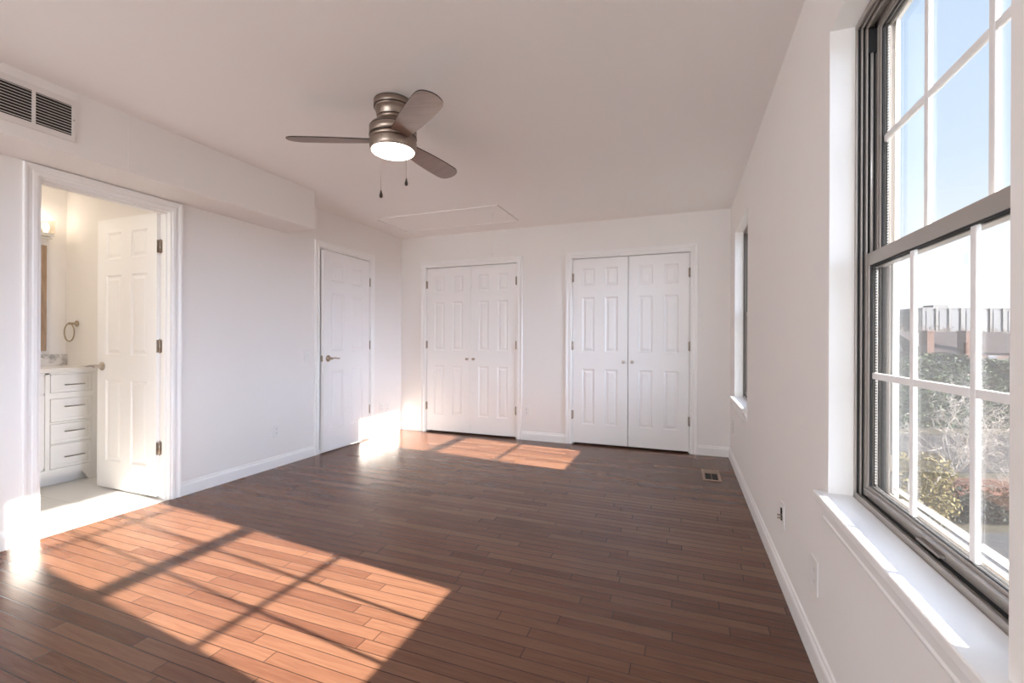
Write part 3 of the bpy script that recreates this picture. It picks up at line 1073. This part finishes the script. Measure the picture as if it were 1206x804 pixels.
# ------------------------------------------------------------------ wall plates
def plate(name, P, ac, zc, label, cat, kind='outlet', w=0.072, h=0.116):
    o = empty(name, P(ac, zc, 0), label, cat)
    def bx(bm, a0, a1, z0, z1, t0, t1, bev=0.0):
        p, q = P(a0, z0, t0), P(a1, z1, t1)
        add_box(bm, p[0], q[0], p[1], q[1], p[2], q[2], bev)
    bm = bm_new(); bx(bm, ac - w / 2, ac + w / 2, zc - h / 2, zc + h / 2, 0.0002, 0.006, 0.0018)
    link('cover_plate', bm, M['plastic'], o)
    if kind == 'outlet':
        for s in (-0.0195, 0.0195):
            bm = bm_new(); bx(bm, ac - 0.016, ac + 0.016, zc + s - 0.014, zc + s + 0.014, 0.006, 0.0072, 0.0005)
            so = link('socket', bm, M['plastic'], o)
            bm = bm_new()
            for q in (-0.006, 0.006):
                bx(bm, ac + q - 0.001, ac + q + 0.001, zc + s - 0.002, zc + s + 0.007, 0.0072, 0.0075)
            bx(bm, ac - 0.002, ac + 0.002, zc + s - 0.010, zc + s - 0.006, 0.0072, 0.0075)
            link('slots', bm, M['dark'], so)
    elif kind == 'switch':
        bm = bm_new(); bx(bm, ac - 0.005, ac + 0.005, zc - 0.012, zc + 0.012, 0.006, 0.007)
        link('switch_well', bm, M['plastic'], o)
        bm = bm_new(); bx(bm, ac - 0.004, ac + 0.004, zc + 0.001, zc + 0.010, 0.007, 0.017, 0.001)
        link('toggle', bm, M['plastic'], o)
    elif kind == 'blank':
        for zz in (-0.020, 0.020):
            bm = bm_new(); bx(bm, ac - 0.008, ac + 0.008, zc + zz - 0.004, zc + zz + 0.004, 0.006, 0.0072, 0.0005)
            link('insert', bm, M['vent'], o)
    elif kind == 'jack':
        bm = bm_new(); bx(bm, ac - 0.006, ac + 0.008, zc + 0.006, zc + 0.034, 0.006, 0.011)
        bx(bm, ac - 0.006, ac + 0.008, zc - 0.022, zc - 0.002, 0.006, 0.010)
        o2 = link('jack_port', bm, M['black'], o); o2['label'] = 'dark phone and cable jack openings'
        for zz in (-0.010, 0.004):
            bm = bm_new(); p, q = P(ac - 0.006, zc + zz, 0.006), P(ac - 0.006, zc + zz, 0.026)
            add_tube(bm, p, q, 0.0042, seg=12)
            link('coax_connector', bm, M['nickel'], o)
    return o
plate('light_switch', PL, 3.32, 0.985, 'white toggle light switch on the left wall beside the hall door', 'light switch', 'switch')
plate('wall_outlet', PL, 2.972, 0.323, 'white outlet low on the left wall between bathroom and hall doors', 'outlet')
plate('wall_outlet', PL, 4.462, 0.330, 'white outlet in the far left corner, the one nearer the hall door', 'outlet')
plate('wall_outlet', PL, 4.580, 0.325, 'white outlet in the far left corner, the one nearer the closet wall', 'outlet')
plate('wall_outlet', PB, -1.672, 0.330, 'white outlet on the far wall between the two closets', 'outlet')
plate('wall_outlet', PR, 4.600, 0.350, 'white outlet under the far window at the right corner', 'outlet')
plate('wall_jack', PR, 2.375, 0.325, 'white cable plate with dark jacks on the right wall between windows', 'wall plate', 'jack', 0.075, 0.118)
plate('wall_plate', PR, 1.835, 0.311, 'white cover plate on the right wall just beyond the near window sill', 'wall plate', 'blank', 0.075, 0.118)

# ------------------------------------------------------------------ bathroom
VX, VY1 = -4.500, 2.236
van = empty('bathroom_vanity', (-4.74, 1.6, 0), 'white shaker bathroom vanity cabinet seen through the doorway', 'vanity cabinet')
bm = bm_new()
add_box(bm, BXL + 0.003, VX - 0.02, 0.95, VY1, 0.12, 0.872)
# face frame around fronts
for (a, b, z0, z1) in ((2.190, VY1, 0.13, 0.872), (1.903, 1.930, 0.13, 0.872), (0.95, 0.985, 0.13, 0.872), (0.985, 2.19, 0.858, 0.872)):
    add_box(bm, VX - 0.02, VX, a, b, z0, z1)
for z0, z1 in ((0.670, 0.716), (0.476, 0.490), (0.317, 0.323)):
    add_box(bm, VX - 0.02, VX, 1.930, 2.190, z0, z1)
# toe board
add_box(bm, BXL + 0.003, -4.560, 0.97, VY1 - 0.01, 0.001, 0.12)
link('cabinet_body', bm, M['cabinet'], van)
# bracket-foot base rail
bm = bm_new()
cols = [(0.95, 0.001), (1.02, 0.001)] + [(1.02 + 0.05 * t / 8, 0.001 + 0.072 * math.sin(t / 8 * PI / 2)) for t in range(1, 9)]
cols += [(VY1 - 0.115 + 0.05 * t / 8, 0.001 + 0.072 * math.cos(t / 8 * PI / 2)) for t in range(9)] + [(VY1, 0.001)]
rows = [[bm.verts.new(p) for p in ((VX - 0.022, y, z), (VX, y, z), (VX, y, 0.13), (VX - 0.022, y, 0.13))] for y, z in cols]
for p, q in zip(rows, rows[1:]):
    for i in range(4):
        j = (i + 1) % 4
        bm.faces.new((p[i], p[j], q[j], q[i]))
bm.faces.new(rows[0]); bm.faces.new(rows[-1][::-1])
link('base_rail', bm, M['cabinet'], van)

def shaker(bm, y0, y1, z0, z1, fr_, dep=0.007):
    add_box(bm, VX - 0.018, VX - dep, y0, y1, z0, z1)
    add_box(bm, VX - dep, VX + 0.001, y0, y0 + fr_, z0, z1)
    add_box(bm, VX - dep, VX + 0.001, y1 - fr_, y1, z0, z1)
    add_box(bm, VX - dep, VX + 0.001, y0 + fr_, y1 - fr_, z0, z0 + fr_)
    add_box(bm, VX - dep, VX + 0.001, y0 + fr_, y1 - fr_, z1 - fr_, z1)
for z0, z1, hz in ((0.719, 0.855, 0.775), (0.493, 0.667, 0.607), (0.326, 0.473, 0.414), (0.134, 0.314, 0.217)):
    bm = bm_new(); shaker(bm, 1.934, 2.187, z0, z1, 0.022)
    dr = link('drawer', bm, M['cabinet'], van)
    bm = bm_new()
    add_box(bm, VX + 0.022, VX + 0.032, 2.005, 2.132, hz - 0.005, hz + 0.005, bev=0.0015)
    for yy in (2.018, 2.119):
        add_box(bm, VX + 0.0005, VX + 0.024, yy - 0.005, yy + 0.005, hz - 0.005, hz + 0.005)
    link('handle', bm, M['chrome'], dr)
for ya, yb in ((1.445, 1.899), (0.989, 1.441)):
    bm = bm_new(); shaker(bm, ya, yb, 0.150, 0.700, 0.050)
    dr = link('cabinet_door', bm, M['cabinet'], van)
    bm = bm_new()
    hy = ya + 0.03 if ya > 1.4 else yb - 0.03
    add_box(bm, VX + 0.022, VX + 0.032, hy - 0.005, hy + 0.005, 0.52, 0.65, bev=0.0015)
    for zz in (0.53, 0.64):
        add_box(bm, VX + 0.0005, VX + 0.024, hy - 0.005, hy + 0.005, zz - 0.005, zz + 0.005)
    link('handle', bm, M['chrome'], dr)
bm = bm_new(); shaker(bm, 0.989, 1.899, 0.719, 0.855, 0.03)
link('false_drawer_front', bm, M['cabinet'], van)

ct = empty('vanity_countertop', (-4.74, 1.6, 0.873), 'marble countertop with backsplash on the bathroom vanity', 'countertop')
bm = bm_new(); add_box(bm, BXL + 0.002, VX + 0.022, 0.93, BYB - 0.002, 0.8725, 0.905, bev=0.003)
link('counter_slab', bm, M['quartz'], ct)
bm = bm_new(); add_box(bm, BXL + 0.002, BXL + 0.022, 0.93, BYB - 0.002, 0.9052, 1.000, bev=0.002)
link('backsplash', bm, M['marble'], ct)

mi_ = empty('bathroom_mirror', (BXL, 1.5, 1.45), 'tall tan wood framed mirror above the vanity', 'mirror')
my0, my1, mz0, mz1 = 1.10, 2.110, 1.030, 1.912
bm = bm_new()
fwid = 0.085
add_box(bm, BXL + 0.001, BXL + 0.028, my0, my0 + fwid, mz0, mz1, bev=0.003)
add_box(bm, BXL + 0.001, BXL + 0.028, my1 - fwid, my1, mz0, mz1, bev=0.003)
add_box(bm, BXL + 0.001, BXL + 0.028, my0 + fwid, my1 - fwid, mz0, mz0 + fwid, bev=0.003)
add_box(bm, BXL + 0.001, BXL + 0.028, my0 + fwid, my1 - fwid, mz1 - fwid, mz1, bev=0.003)
link('mirror_frame', bm, M['oak'], mi_)
bm = bm_new(); add_box(bm, BXL + 0.001, BXL + 0.012, my0 + fwid, my1 - fwid, mz0 + fwid, mz1 - fwid)
link('mirror_glass', bm, M['mirror'], mi_)

vl = empty('vanity_light', (BXL, 1.8, 1.99), 'chrome vanity light with square glass shades above the mirror', 'wall light')
bm = bm_new()
add_box(bm, BXL + 0.001, BXL + 0.020, 1.50, 2.130, 1.955, 2.010, bev=0.003)
add_box(bm, BXL + 0.020, BXL + 0.060, 1.50, 2.130, 1.962, 1.980, bev=0.003)
link('back_plate', bm, M['chrome'], vl)
for yc in (2.080, 1.825, 1.560):
    bm = bm_new()
    add_box(bm, BXL + 0.045, BXL + 0.115, yc - 0.04, yc + 0.04, 1.980, 2.005, bev=0.003)
    cup = link('lamp_cup', bm, M['chrome'], vl)
    bm = bm_new()
    for (xa, xb, ya, yb) in ((BXL + 0.045, BXL + 0.050, yc - 0.045, yc + 0.045), (BXL + 0.110, BXL + 0.115, yc - 0.045, yc + 0.045), (BXL + 0.050, BXL + 0.110, yc - 0.045, yc - 0.040), (BXL + 0.050, BXL + 0.110, yc + 0.040, yc + 0.045)):
        add_box(bm, xa, xb, ya, yb, 2.005, 2.110)
    link('glass_shade', bm, M['shade_glass'], cup)
    bm = bm_new()
    add_lathe(bm, [(0.010, 2.006), (0.014, 2.02), (0.023, 2.045), (0.023, 2.065), (0.014, 2.082), (0.003, 2.088)], (BXL + 0.080, yc, 0), 20)
    link('bulb', bm, M['bulb'], cup)
    pl_ = bpy.data.lights.new('vanity_lamp_light', 'POINT')
    pl_.energy = BATH_WATTS
    pl_.color = (1.0, 0.87, 0.70)
    pl_.shadow_soft_size = 0.03
    po = bpy.data.objects.new('vanity_lamp_light', pl_)
    COL.objects.link(po)
    po.location = (BXL + 0.080, yc, 2.14)

cl_ = bpy.data.lights.new('bathroom_fill_light', 'AREA')  # unseen lamp without a fixture, added to brighten the bathroom
cl_.shape = 'DISK'
cl_.size = 0.32
cl_.energy = BATH_FILL
cl_.color = (1.0, 0.89, 0.74)
co = bpy.data.objects.new('bathroom_fill_light', cl_)
COL.objects.link(co)
co.location = (-4.15, 1.05, H - 0.02)
tr = empty('towel_ring', (-4.80, BYB, 1.24), 'antique nickel towel ring on the bathroom wall beside the vanity', 'towel ring')
tx, tz = -4.835, 1.262
bm = bm_new()
add_lathe(bm, [(0.026, -0.001), (0.027, -0.008), (0.018, -0.014), (0.010, -0.018), (0.009, -0.048), (0.012, -0.056), (0.006, -0.062)], (tx, BYB, tz), 24, axis='Y')
link('wall_post', bm, M['brass'], tr)
bm = bm_new()
add_path_tube(bm, [(tx - 0.01 + 0.072 * math.sin(2 * PI * i / 40), BYB - 0.050, tz - 0.075 + 0.075 * math.cos(2 * PI * i / 40)) for i in range(40)], 0.0048, 10, closed=True)
link('ring', bm, M['brass'], tr)

# ------------------------------------------------------------------ outside: the street runs at an angle to the house
GZ = -2.2
def lot(a, b, z=0.0):
    """a along the street, b out from the house, in metres."""
    p = rt * a + fw * b
    return Vector((p.x, p.y, z))

def grassy(name, c1, c2, scale, rough=0.9):
    mt, n, b = nodemat(name)
    t = n.nodes.new('ShaderNodeTexCoord')
    nz = n.nodes.new('ShaderNodeTexNoise')
    nz.inputs['Scale'].default_value = scale
    nz.inputs['Detail'].default_value = 8
    n.links.new(t.outputs['Object'], nz.inputs['Vector'])
    r = n.nodes.new('ShaderNodeValToRGB')
    r.color_ramp.elements[0].position = 0.35
    r.color_ramp.elements[0].color = (*c1, 1)
    r.color_ramp.elements[1].position = 0.68
    r.color_ramp.elements[1].color = (*c2, 1)
    n.links.new(nz.outputs['Fac'], r.inputs[0])
    n.links.new(r.outputs[0], b.inputs['Base Color'])
    b.inputs['Roughness'].default_value = rough
    b.inputs['Specular IOR Level'].default_value = 0.15
    return mt
M['lawn'] = grassy('winter_lawn', (0.0279, 0.0260, 0.0161), (0.0465, 0.0409, 0.0279), 3)
M['asphalt'] = grassy('dark_asphalt', (0.0124, 0.0118, 0.0130), (0.0186, 0.0174, 0.0192), 12)
M['mulch'] = grassy('red_brown_mulch', (0.0527, 0.0223, 0.0136), (0.0806, 0.0360, 0.0236), 14)
M['concrete'] = grassy('grey_concrete_path', (0.0248, 0.0260, 0.0298), (0.0360, 0.0372, 0.0415), 10)
M['leaf_dark'] = plain('hedge_leaf', (0.0105, 0.0290, 0.0040), 0.7, noise=0.5, scale=7, spec=0.2)
M['leaf_low'] = plain('low_hedge_leaf', (0.0099, 0.0130, 0.0056), 0.7, noise=0.5, scale=9, spec=0.2)
M['leaf_gold'] = plain('golden_leaf', (0.0961, 0.0775, 0.0223), 0.7, noise=0.45, scale=9, spec=0.2)
M['twig'] = plain('pale_twig_bark', (0.24, 0.22, 0.20), 0.8, noise=0.2, scale=9, spec=0.2)
M['far_twig'] = plain('far_tree_bark', (0.125, 0.100, 0.082), 0.9, noise=0.2, scale=3, spec=0.1)
M['roof'] = grassy('brown_shingle_roof', (0.0112, 0.0074, 0.0081), (0.0174, 0.0124, 0.0130), 2)
M['brick_pink'] = grassy('pink_brick', (0.0620, 0.0422, 0.0384), (0.0806, 0.0570, 0.0527), 6)
M['brick_tan'] = grassy('tan_brick', (0.0558, 0.0465, 0.0434), (0.0744, 0.0620, 0.0589), 6)
M['chimney'] = grassy('red_chimney_brick', (0.0620, 0.0341, 0.0260), (0.0868, 0.0508, 0.0397), 6)
M['house_white'] = plain('white_clapboard', (0.1116, 0.1116, 0.1147), 0.7)
M['pane_dark'] = plain('dark_house_window', (0.0372, 0.0403, 0.0496), 0.2)

def quad_ground(name, a0, a1, b0, b1, z, mat, label, cat):
    bm = bm_new()
    pts = [lot(a0, b0, z), lot(a1, b0, z), lot(a1, b1, z), lot(a0, b1, z)]
    lo = [bm.verts.new((p.x, p.y, z - 0.02)) for p in pts]
    hi = [bm.verts.new((p.x, p.y, z)) for p in pts]
    bm.faces.new(hi); bm.faces.new(lo[::-1])
    for i in range(4):
        j = (i + 1) % 4
        bm.faces.new((hi[i], hi[j], lo[j], lo[i]))
    return struct(name, bm, mat, label, cat)
bm = bm_new(); add_box(bm, XR + 0.17, 500, -250, 600, GZ - 0.5, GZ - 0.03)
struct('ground', bm, M['lawn'], 'brown winter lawn around the house outside the window', 'ground')
quad_ground('ground_street', -5, 60, 11.6, 16.5, GZ, M['asphalt'], 'dark grey asphalt street behind the bare shrub', 'street')
quad_ground('ground_mulch', 6.5, 30, 9.2, 11.0, GZ + 0.03, M['mulch'], 'red brown mulch bed beyond the low dark hedge', 'mulch bed')
quad_ground('ground_path', 4, 30, 6.4, 7.9, GZ, M['concrete'], 'grey concrete path below the near window', 'path')
# outside wall of the house below the windows
bm = bm_new(); add_box(bm, XR + 0.02, XR + 0.165, -6, YB + 2, GZ - 0.03, -0.32)
struct('wall_exterior', bm, M['siding'], 'pale siding of the house below the bedroom', 'wall')

def leaves(bm, pts, size, rnd, up_bias=0.3):
    for p in pts:
        d = Vector((rnd.gauss(0, 1), rnd.gauss(0, 1), rnd.gauss(0, 1) + up_bias)).normalized()
        a = d.orthogonal().normalized()
        b = d.cross(a)
        t = rnd.uniform(0, 2 * PI)
        u = a * math.cos(t) + b * math.sin(t)
        v = d.cross(u)
        s = size * rnd.uniform(0.6, 1.3)
        q = [p - u * s, p - v * s * 0.45, p + u * s, p + v * s * 0.45]
        bm.faces.new([bm.verts.new(x) for x in q])

def hedge(name, a0, a1, b0, b1, top, n, size, mat, label, bump=None, seed=1):
    rnd = random.Random(seed)
    bm = bm_new()
    # woody core
    core = [lot(a0 + 0.1, b0 + 0.12), lot(a1 - 0.1, b0 + 0.12), lot(a1 - 0.1, b1 - 0.12), lot(a0 + 0.1, b1 - 0.12)]
    lo = [bm.verts.new((p.x, p.y, GZ + 0.0)) for p in core]
    hi = [bm.verts.new((p.x, p.y, top(a0) - 0.15 if i in (0, 3) else top(a1) - 0.15)) for i, p in enumerate(core)]
    bm.faces.new(hi); bm.faces.new(lo[::-1])
    for i in range(4):
        j = (i + 1) % 4
        bm.faces.new((hi[i], hi[j], lo[j], lo[i]))
    pts = []
    for _ in range(n):
        a = rnd.uniform(a0, a1)
        tp = top(a) + 0.05 * math.sin(a * 5.1) + 0.04 * math.sin(a * 11.7)
        if bump: tp += bump(a)
        k = rnd.random()
        if k < 0.62:
            b = b0 + abs(rnd.gauss(0, 0.09)); z = rnd.uniform(GZ + 0.05, tp)
        elif k < 0.92:
            b = rnd.uniform(b0, b1); z = tp - abs(rnd.gauss(0, 0.07))
        else:
            b = b1 - abs(rnd.gauss(0, 0.09)); z = rnd.uniform(GZ + 0.05, tp)
        p = lot(a, b); p.z = z
        pts.append(p)
    leaves(bm, pts, size, rnd)
    return tag(link(name, bm, mat), label, 'hedge')
hedge('hedge', 9.0, 27.0, 17.6, 19.2, lambda a: 0.52 - 0.016 * (a - 13), 26000, 0.085, M['leaf_dark'], 'tall clipped green hedge across the street from the window',
      bump=lambda a: 0.22 * math.exp(-((a - 17.6) / 0.9) ** 2), seed=3)
hedge('low_hedge', 8.0, 16.0, 8.2, 9.1, lambda a: GZ + 0.42, 7000, 0.05, M['leaf_low'], 'low dark hedge between the path and the mulch bed', seed=5)

# golden evergreen bush
def bush(name, a, b, rad, top, n, size, mat, label, seed):
    rnd = random.Random(seed)
    bm = bm_new()
    c = lot(a, b)
    for k in range(7):
        t = 2 * PI * k / 7
        add_path_tube(bm, [(c.x, c.y, GZ - 0.02), (c.x + 0.3 * rad * math.cos(t), c.y + 0.3 * rad * math.sin(t), GZ + 0.5 * (top - GZ)), (c.x + 0.6 * rad * math.cos(t), c.y + 0.6 * rad * math.sin(t), GZ + 0.8 * (top - GZ))], [0.02, 0.014, 0.006], 6, mi=1)
    hz = (top - GZ) / 2
    pts = []
    lobes = [(rnd.uniform(-.55, .55), rnd.uniform(-.55, .55), rnd.uniform(-.5, .62), rnd.uniform(.3, .5)) for _ in range(26)]
    while len(pts) < n:
        l = rnd.choice(lobes)
        d = Vector((rnd.gauss(0, 1), rnd.gauss(0, 1), rnd.gauss(0, 1))).normalized() * (l[3] * rnd.uniform(0.55, 1.0))
        p = Vector((c.x + (l[0] + d.x) * rad, c.y + (l[1] + d.y) * rad, GZ + hz + (l[2] + d.z) * hz))
        if p.z > GZ + 0.03:
            pts.append(p)
    leaves(bm, pts, size, rnd, 0.6)
    return tag(link(name, bm, [mat, M['twig']]), label, 'bush')
bush('golden_bush', 6.40, 7.3, 0.82, -0.58, 11000, 0.036, M['leaf_gold'], 'rounded golden leaved bush just outside the near window', 11)

# bare branching shrubs and trees
def branchy(bm, p, d, length, r, depth, rnd, spread, seg=5, droop=0.0, rmin=0.0):
    n = 3
    pts, rad = [p.copy()], [r]
    q = p.copy()
    dd = d.copy()
    for i in range(n):
        dd = (dd + Vector((rnd.gauss(0, .16), rnd.gauss(0, .16), rnd.gauss(0, .12) - droop))).normalized()
        q = q + dd * (length / n)
        pts.append(q.copy()); rad.append(r * (1 - 0.45 * (i + 1) / n))
    add_path_tube(bm, pts, rad, seg if depth > 2 else 4)
    if depth <= 0:
        return
    for k in range(rnd.choice((2, 3, 3))):
        i = rnd.choice((1, 2, 3, 3))
        ax = Vector((rnd.gauss(0, 1), rnd.gauss(0, 1), rnd.gauss(0, 1))).normalized()
        nd = (dd + ax * spread).normalized()
        branchy(bm, pts[i], nd, length * rnd.uniform(0.55, 0.85), max(rad[i] * 0.80, rmin), depth - 1, rnd, spread, seg, droop, rmin)

def bare_plant(name, base, stems, length, r, depth, spread, seed, mat, label, cat, group=None, lean=0.5, droop=0.0, rmin=0.0):
    rnd = random.Random(seed)
    bm = bm_new()
    for k in range(stems):
        t = 2 * PI * (k + rnd.random() * 0.6) / stems
        d = Vector((lean * math.cos(t), lean * math.sin(t), 1)).normalized()
        branchy(bm, Vector(base), d, length * rnd.uniform(0.8, 1.15), r, depth, rnd, spread, droop=droop, rmin=rmin)
    o = link(name, bm, mat)
    return tag(o, label, cat, group)
b_ = lot(11.3, 11.4); bare_plant('bare_shrub', (b_.x, b_.y, GZ - 0.02), 9, 0.92, 0.016, 5, 0.9, 21, M['twig'], 'leafless shrub with pale tangled twigs in front of the hedge', 'shrub', lean=0.7, rmin=0.0045)
b_ = lot(9.1, 11.3); bare_plant('bare_shrub', (b_.x, b_.y, GZ - 0.02), 6, 0.78, 0.013, 4, 0.9, 22, M['twig'], 'smaller leafless shrub behind the golden bush', 'shrub', rmin=0.0045)

# townhouses across the way: each unit is a house
def townhouse(a0, a1, b, eave, ridge, wall_mat, label, chim=True, gable=False, depth=9.0):
    o = empty('townhouse', lot((a0 + a1) / 2, b, GZ - 3), label, 'townhouse', 'row of townhouses beyond the hedge')
    def lb(bm, aa, ab, ba, bb, z0, z1):
        p = [lot(aa, ba), lot(ab, ba), lot(ab, bb), lot(aa, bb)]
        lo = [bm.verts.new((q.x, q.y, z0)) for q in p]; hi = [bm.verts.new((q.x, q.y, z1)) for q in p]
        bm.faces.new(lo[::-1]); bm.faces.new(hi)
        for i in range(4):
            j = (i + 1) % 4
            bm.faces.new((lo[i], lo[j], hi[j], hi[i]))
    bm = bm_new(); lb(bm, a0, a1, b, b + depth, GZ - 0.5, eave)
    link('house_wall', bm, wall_mat, o)
    bm = bm_new()
    if not gable:
        sec = [(b - 0.3, eave - 0.05), (b + depth / 2, ridge), (b + depth + 0.3, eave - 0.05)]
        E0 = [bm.verts.new((*lot(a0, bb)[:2], z)) for bb, z in sec]
        E1 = [bm.verts.new((*lot(a1, bb)[:2], z)) for bb, z in sec]
    else:
        sec = [(a0 - 0.2, eave - 0.05), ((a0 + a1) / 2, ridge), (a1 + 0.2, eave - 0.05)]
        E0 = [bm.verts.new((*lot(aa, b + 0.15)[:2], z)) for aa, z in sec]
        E1 = [bm.verts.new((*lot(aa, b + depth)[:2], z)) for aa, z in sec]
    for i in range(3):
        j = (i + 1) % 3
        bm.faces.new((E0[i], E0[j], E1[j], E1[i]))
    bm.faces.new(E0); bm.faces.new(E1[::-1])
    link('roof', bm, M['roof'], o)
    if gable:
        bm = bm_new()
        sec = [(a0, eave), ((a0 + a1) / 2, ridge - 0.15), (a1, eave)]
        E0 = [bm.verts.new((*lot(aa, b)[:2], z)) for aa, z in sec]
        E1 = [bm.verts.new((*lot(aa, b + 0.14)[:2], z)) for aa, z in sec]
        for i in range(3):
            j = (i + 1) % 3
            bm.faces.new((E0[i], E0[j], E1[j], E1[i]))
        bm.faces.new(E0); bm.faces.new(E1[::-1])
        link('gable', bm, M['house_white'], o)
    if chim:
        bm = bm_new(); lb(bm, a0 - 0.42, a0 + 0.42, b - 0.6, b + 0.5, eave - 2.0, ridge - 0.15)
        lb(bm, a0 - 0.5, a0 + 0.5, b - 0.68, b + 0.58, ridge - 0.15, ridge + 0.02)
        link('chimney', bm, M['chimney'], o)
    for q in (0.28, 0.72):
        ac = a0 + (a1 - a0) * q
        bm = bm_new(); lb(bm, ac - 0.55, ac + 0.55, b - 0.06, b, eave - 1.55, eave - 0.35)
        f = link('house_window', bm, M['house_white'], o)
        bm = bm_new()
        for s in (-1, 1):
            lb(bm, ac + s * 0.26 - 0.21, ac + s * 0.26 + 0.21, b - 0.075, b - 0.06, eave - 1.45, eave - 0.45)
        link('window_pane', bm, M['pane_dark'], f)
    return o
TB = 55.0
townhouse(50.9, 55.6, TB, 0.18, 2.72, M['brick_tan'], 'tan townhouse under a long brown roof, its chimney at the roof end')
townhouse(55.6, 60.3, TB, 0.10, 2.72, M['brick_pink'], 'pink brick townhouse with a tall brick chimney, middle of the row')
townhouse(60.3, 65.2, TB, 0.10, 2.72, M['brick_pink'], 'pink brick townhouse at the right end of the row', chim=False)
townhouse(47.6, 50.8, TB + 3, 0.2, 2.7, M['brick_tan'], 'white gabled townhouse beside the tan townhouse', chim=False, gable=True)
townhouse(44.8, 47.5, TB + 5, 0.3, 2.6, M['brick_tan'], 'small gabled townhouse with a chimney at the left of the row', gable=True)

# high-rise apartment blocks far away
def facade_material():
    mt, n, b = nodemat('highrise_facade')
    t = n.nodes.new('ShaderNodeTexCoord')
    br = n.nodes.new('ShaderNodeTexBrick')
    br.offset = 0.0
    br.inputs['Scale'].default_value = 1.0
    br.inputs['Brick Width'].default_value = 5.0
    br.inputs['Row Height'].default_value = 2.9
    br.inputs['Mortar Size'].default_value = 0.6
    br.inputs['Mortar Smooth'].default_value = 0.0
    br.inputs['Color1'].default_value = (0.003, 0.005, 0.010, 1)
    br.inputs['Color2'].default_value = (0.006, 0.009, 0.016, 1)
    br.inputs['Mortar'].default_value = (0.034, 0.039, 0.049, 1)
    mp = n.nodes.new('ShaderNodeMapping')
    mp.inputs['Rotation'].default_value = (PI / 2, 0, 0)
    n.links.new(t.outputs['Object'], mp.inputs['Vector'])
    n.links.new(mp.outputs[0], br.inputs['Vector'])
    n.links.new(br.outputs['Color'], b.inputs['Base Color'])
    b.inputs['Roughness'].default_value = 0.7
    return mt
M['facade'] = facade_material()
M['tower'] = plain('pale_tower_concrete', (0.0527, 0.0546, 0.0583), 0.8)
M['balcony'] = plain('blue_grey_balcony_recess', (0.0155, 0.0211, 0.0310), 0.7)

def highrise(a0, a1, b, top, label, bays, head=None, depth=18):
    o = empty('highrise', lot((a0 + a1) / 2, b, GZ - 3), label, 'apartment building', 'high-rise blocks on the horizon')
    rotz = math.atan2(rt.y, rt.x)
    def blk(name, x0, x1, y0, y1, z0, z1, mat):
        bm = bm_new()
        add_box(bm, x0, x1, y0, y1, z0, z1)
        q = link(name, bm, mat)
        q.parent = o
        q.rotation_euler.z = rotz
        return q
    w = a1 - a0
    zz = -GZ + 3
    blk('facade', -w / 2, w / 2, 0, depth, 0, top + zz, M['facade'])
    blk('roof_parapet', -w / 2 - 0.3, w / 2 + 0.3, -0.3, depth + 0.3, top + zz, top + zz + 0.9, M['tower'])
    for q in bays:
        x = -w / 2 + w * q
        blk('balcony_stack', x - 2.8, x + 2.8, -0.25, 0.0, 2, top + zz - 1, M['balcony'])
        blk('stair_shaft', x + 3.0, x + 4.6, -0.8, 0.0, 1, top + zz + 0.5, M['tower'])
    if head is not None:
        x = -w / 2 + w * head
        blk('roof_house', x - 5, x + 5, 4, 12, top + zz + 0.9, top + zz + 3.0, M['tower'])
    return o
highrise(275, 342, 300, 24.6, 'wide pale high-rise block with balcony stacks behind the townhouses', (0.08, 0.21, 0.33, 0.48, 0.62, 0.75, 0.90), 0.24)
highrise(300, 349, 385, 22.8, 'lower hazy high-rise block at the left of the skyline', (0.3, 0.7))

# leafless trees in front of the high-rises
proto = None
for i, (a, b, s) in enumerate(((82, 100, 1.0), (88, 109, 1.1), (91, 94, 0.95), (97, 116, 1.2), (99, 101, 1.0), (107, 112, 1.1), (105, 124, 1.25), (116, 105, 1.05), (116, 120, 1.2), (125, 113, 1.1))):
    p = lot(a, b)
    if proto is None:
        proto = bare_plant('bare_tree', (0, 0, 0), 4, 2.5, 0.13, 6, 0.65, 31, M['far_twig'], 'leafless beige tree in the belt below the high-rise blocks', 'tree', 'leafless trees below the high-rises', lean=0.45, rmin=0.03)
        t_ = proto
    else:
        t_ = copy_tree(proto)
    t_.location = (p.x, p.y, GZ - 0.3)
    t_.rotation_euler.z = i * 1.3
    t_.scale = (s, s, s)
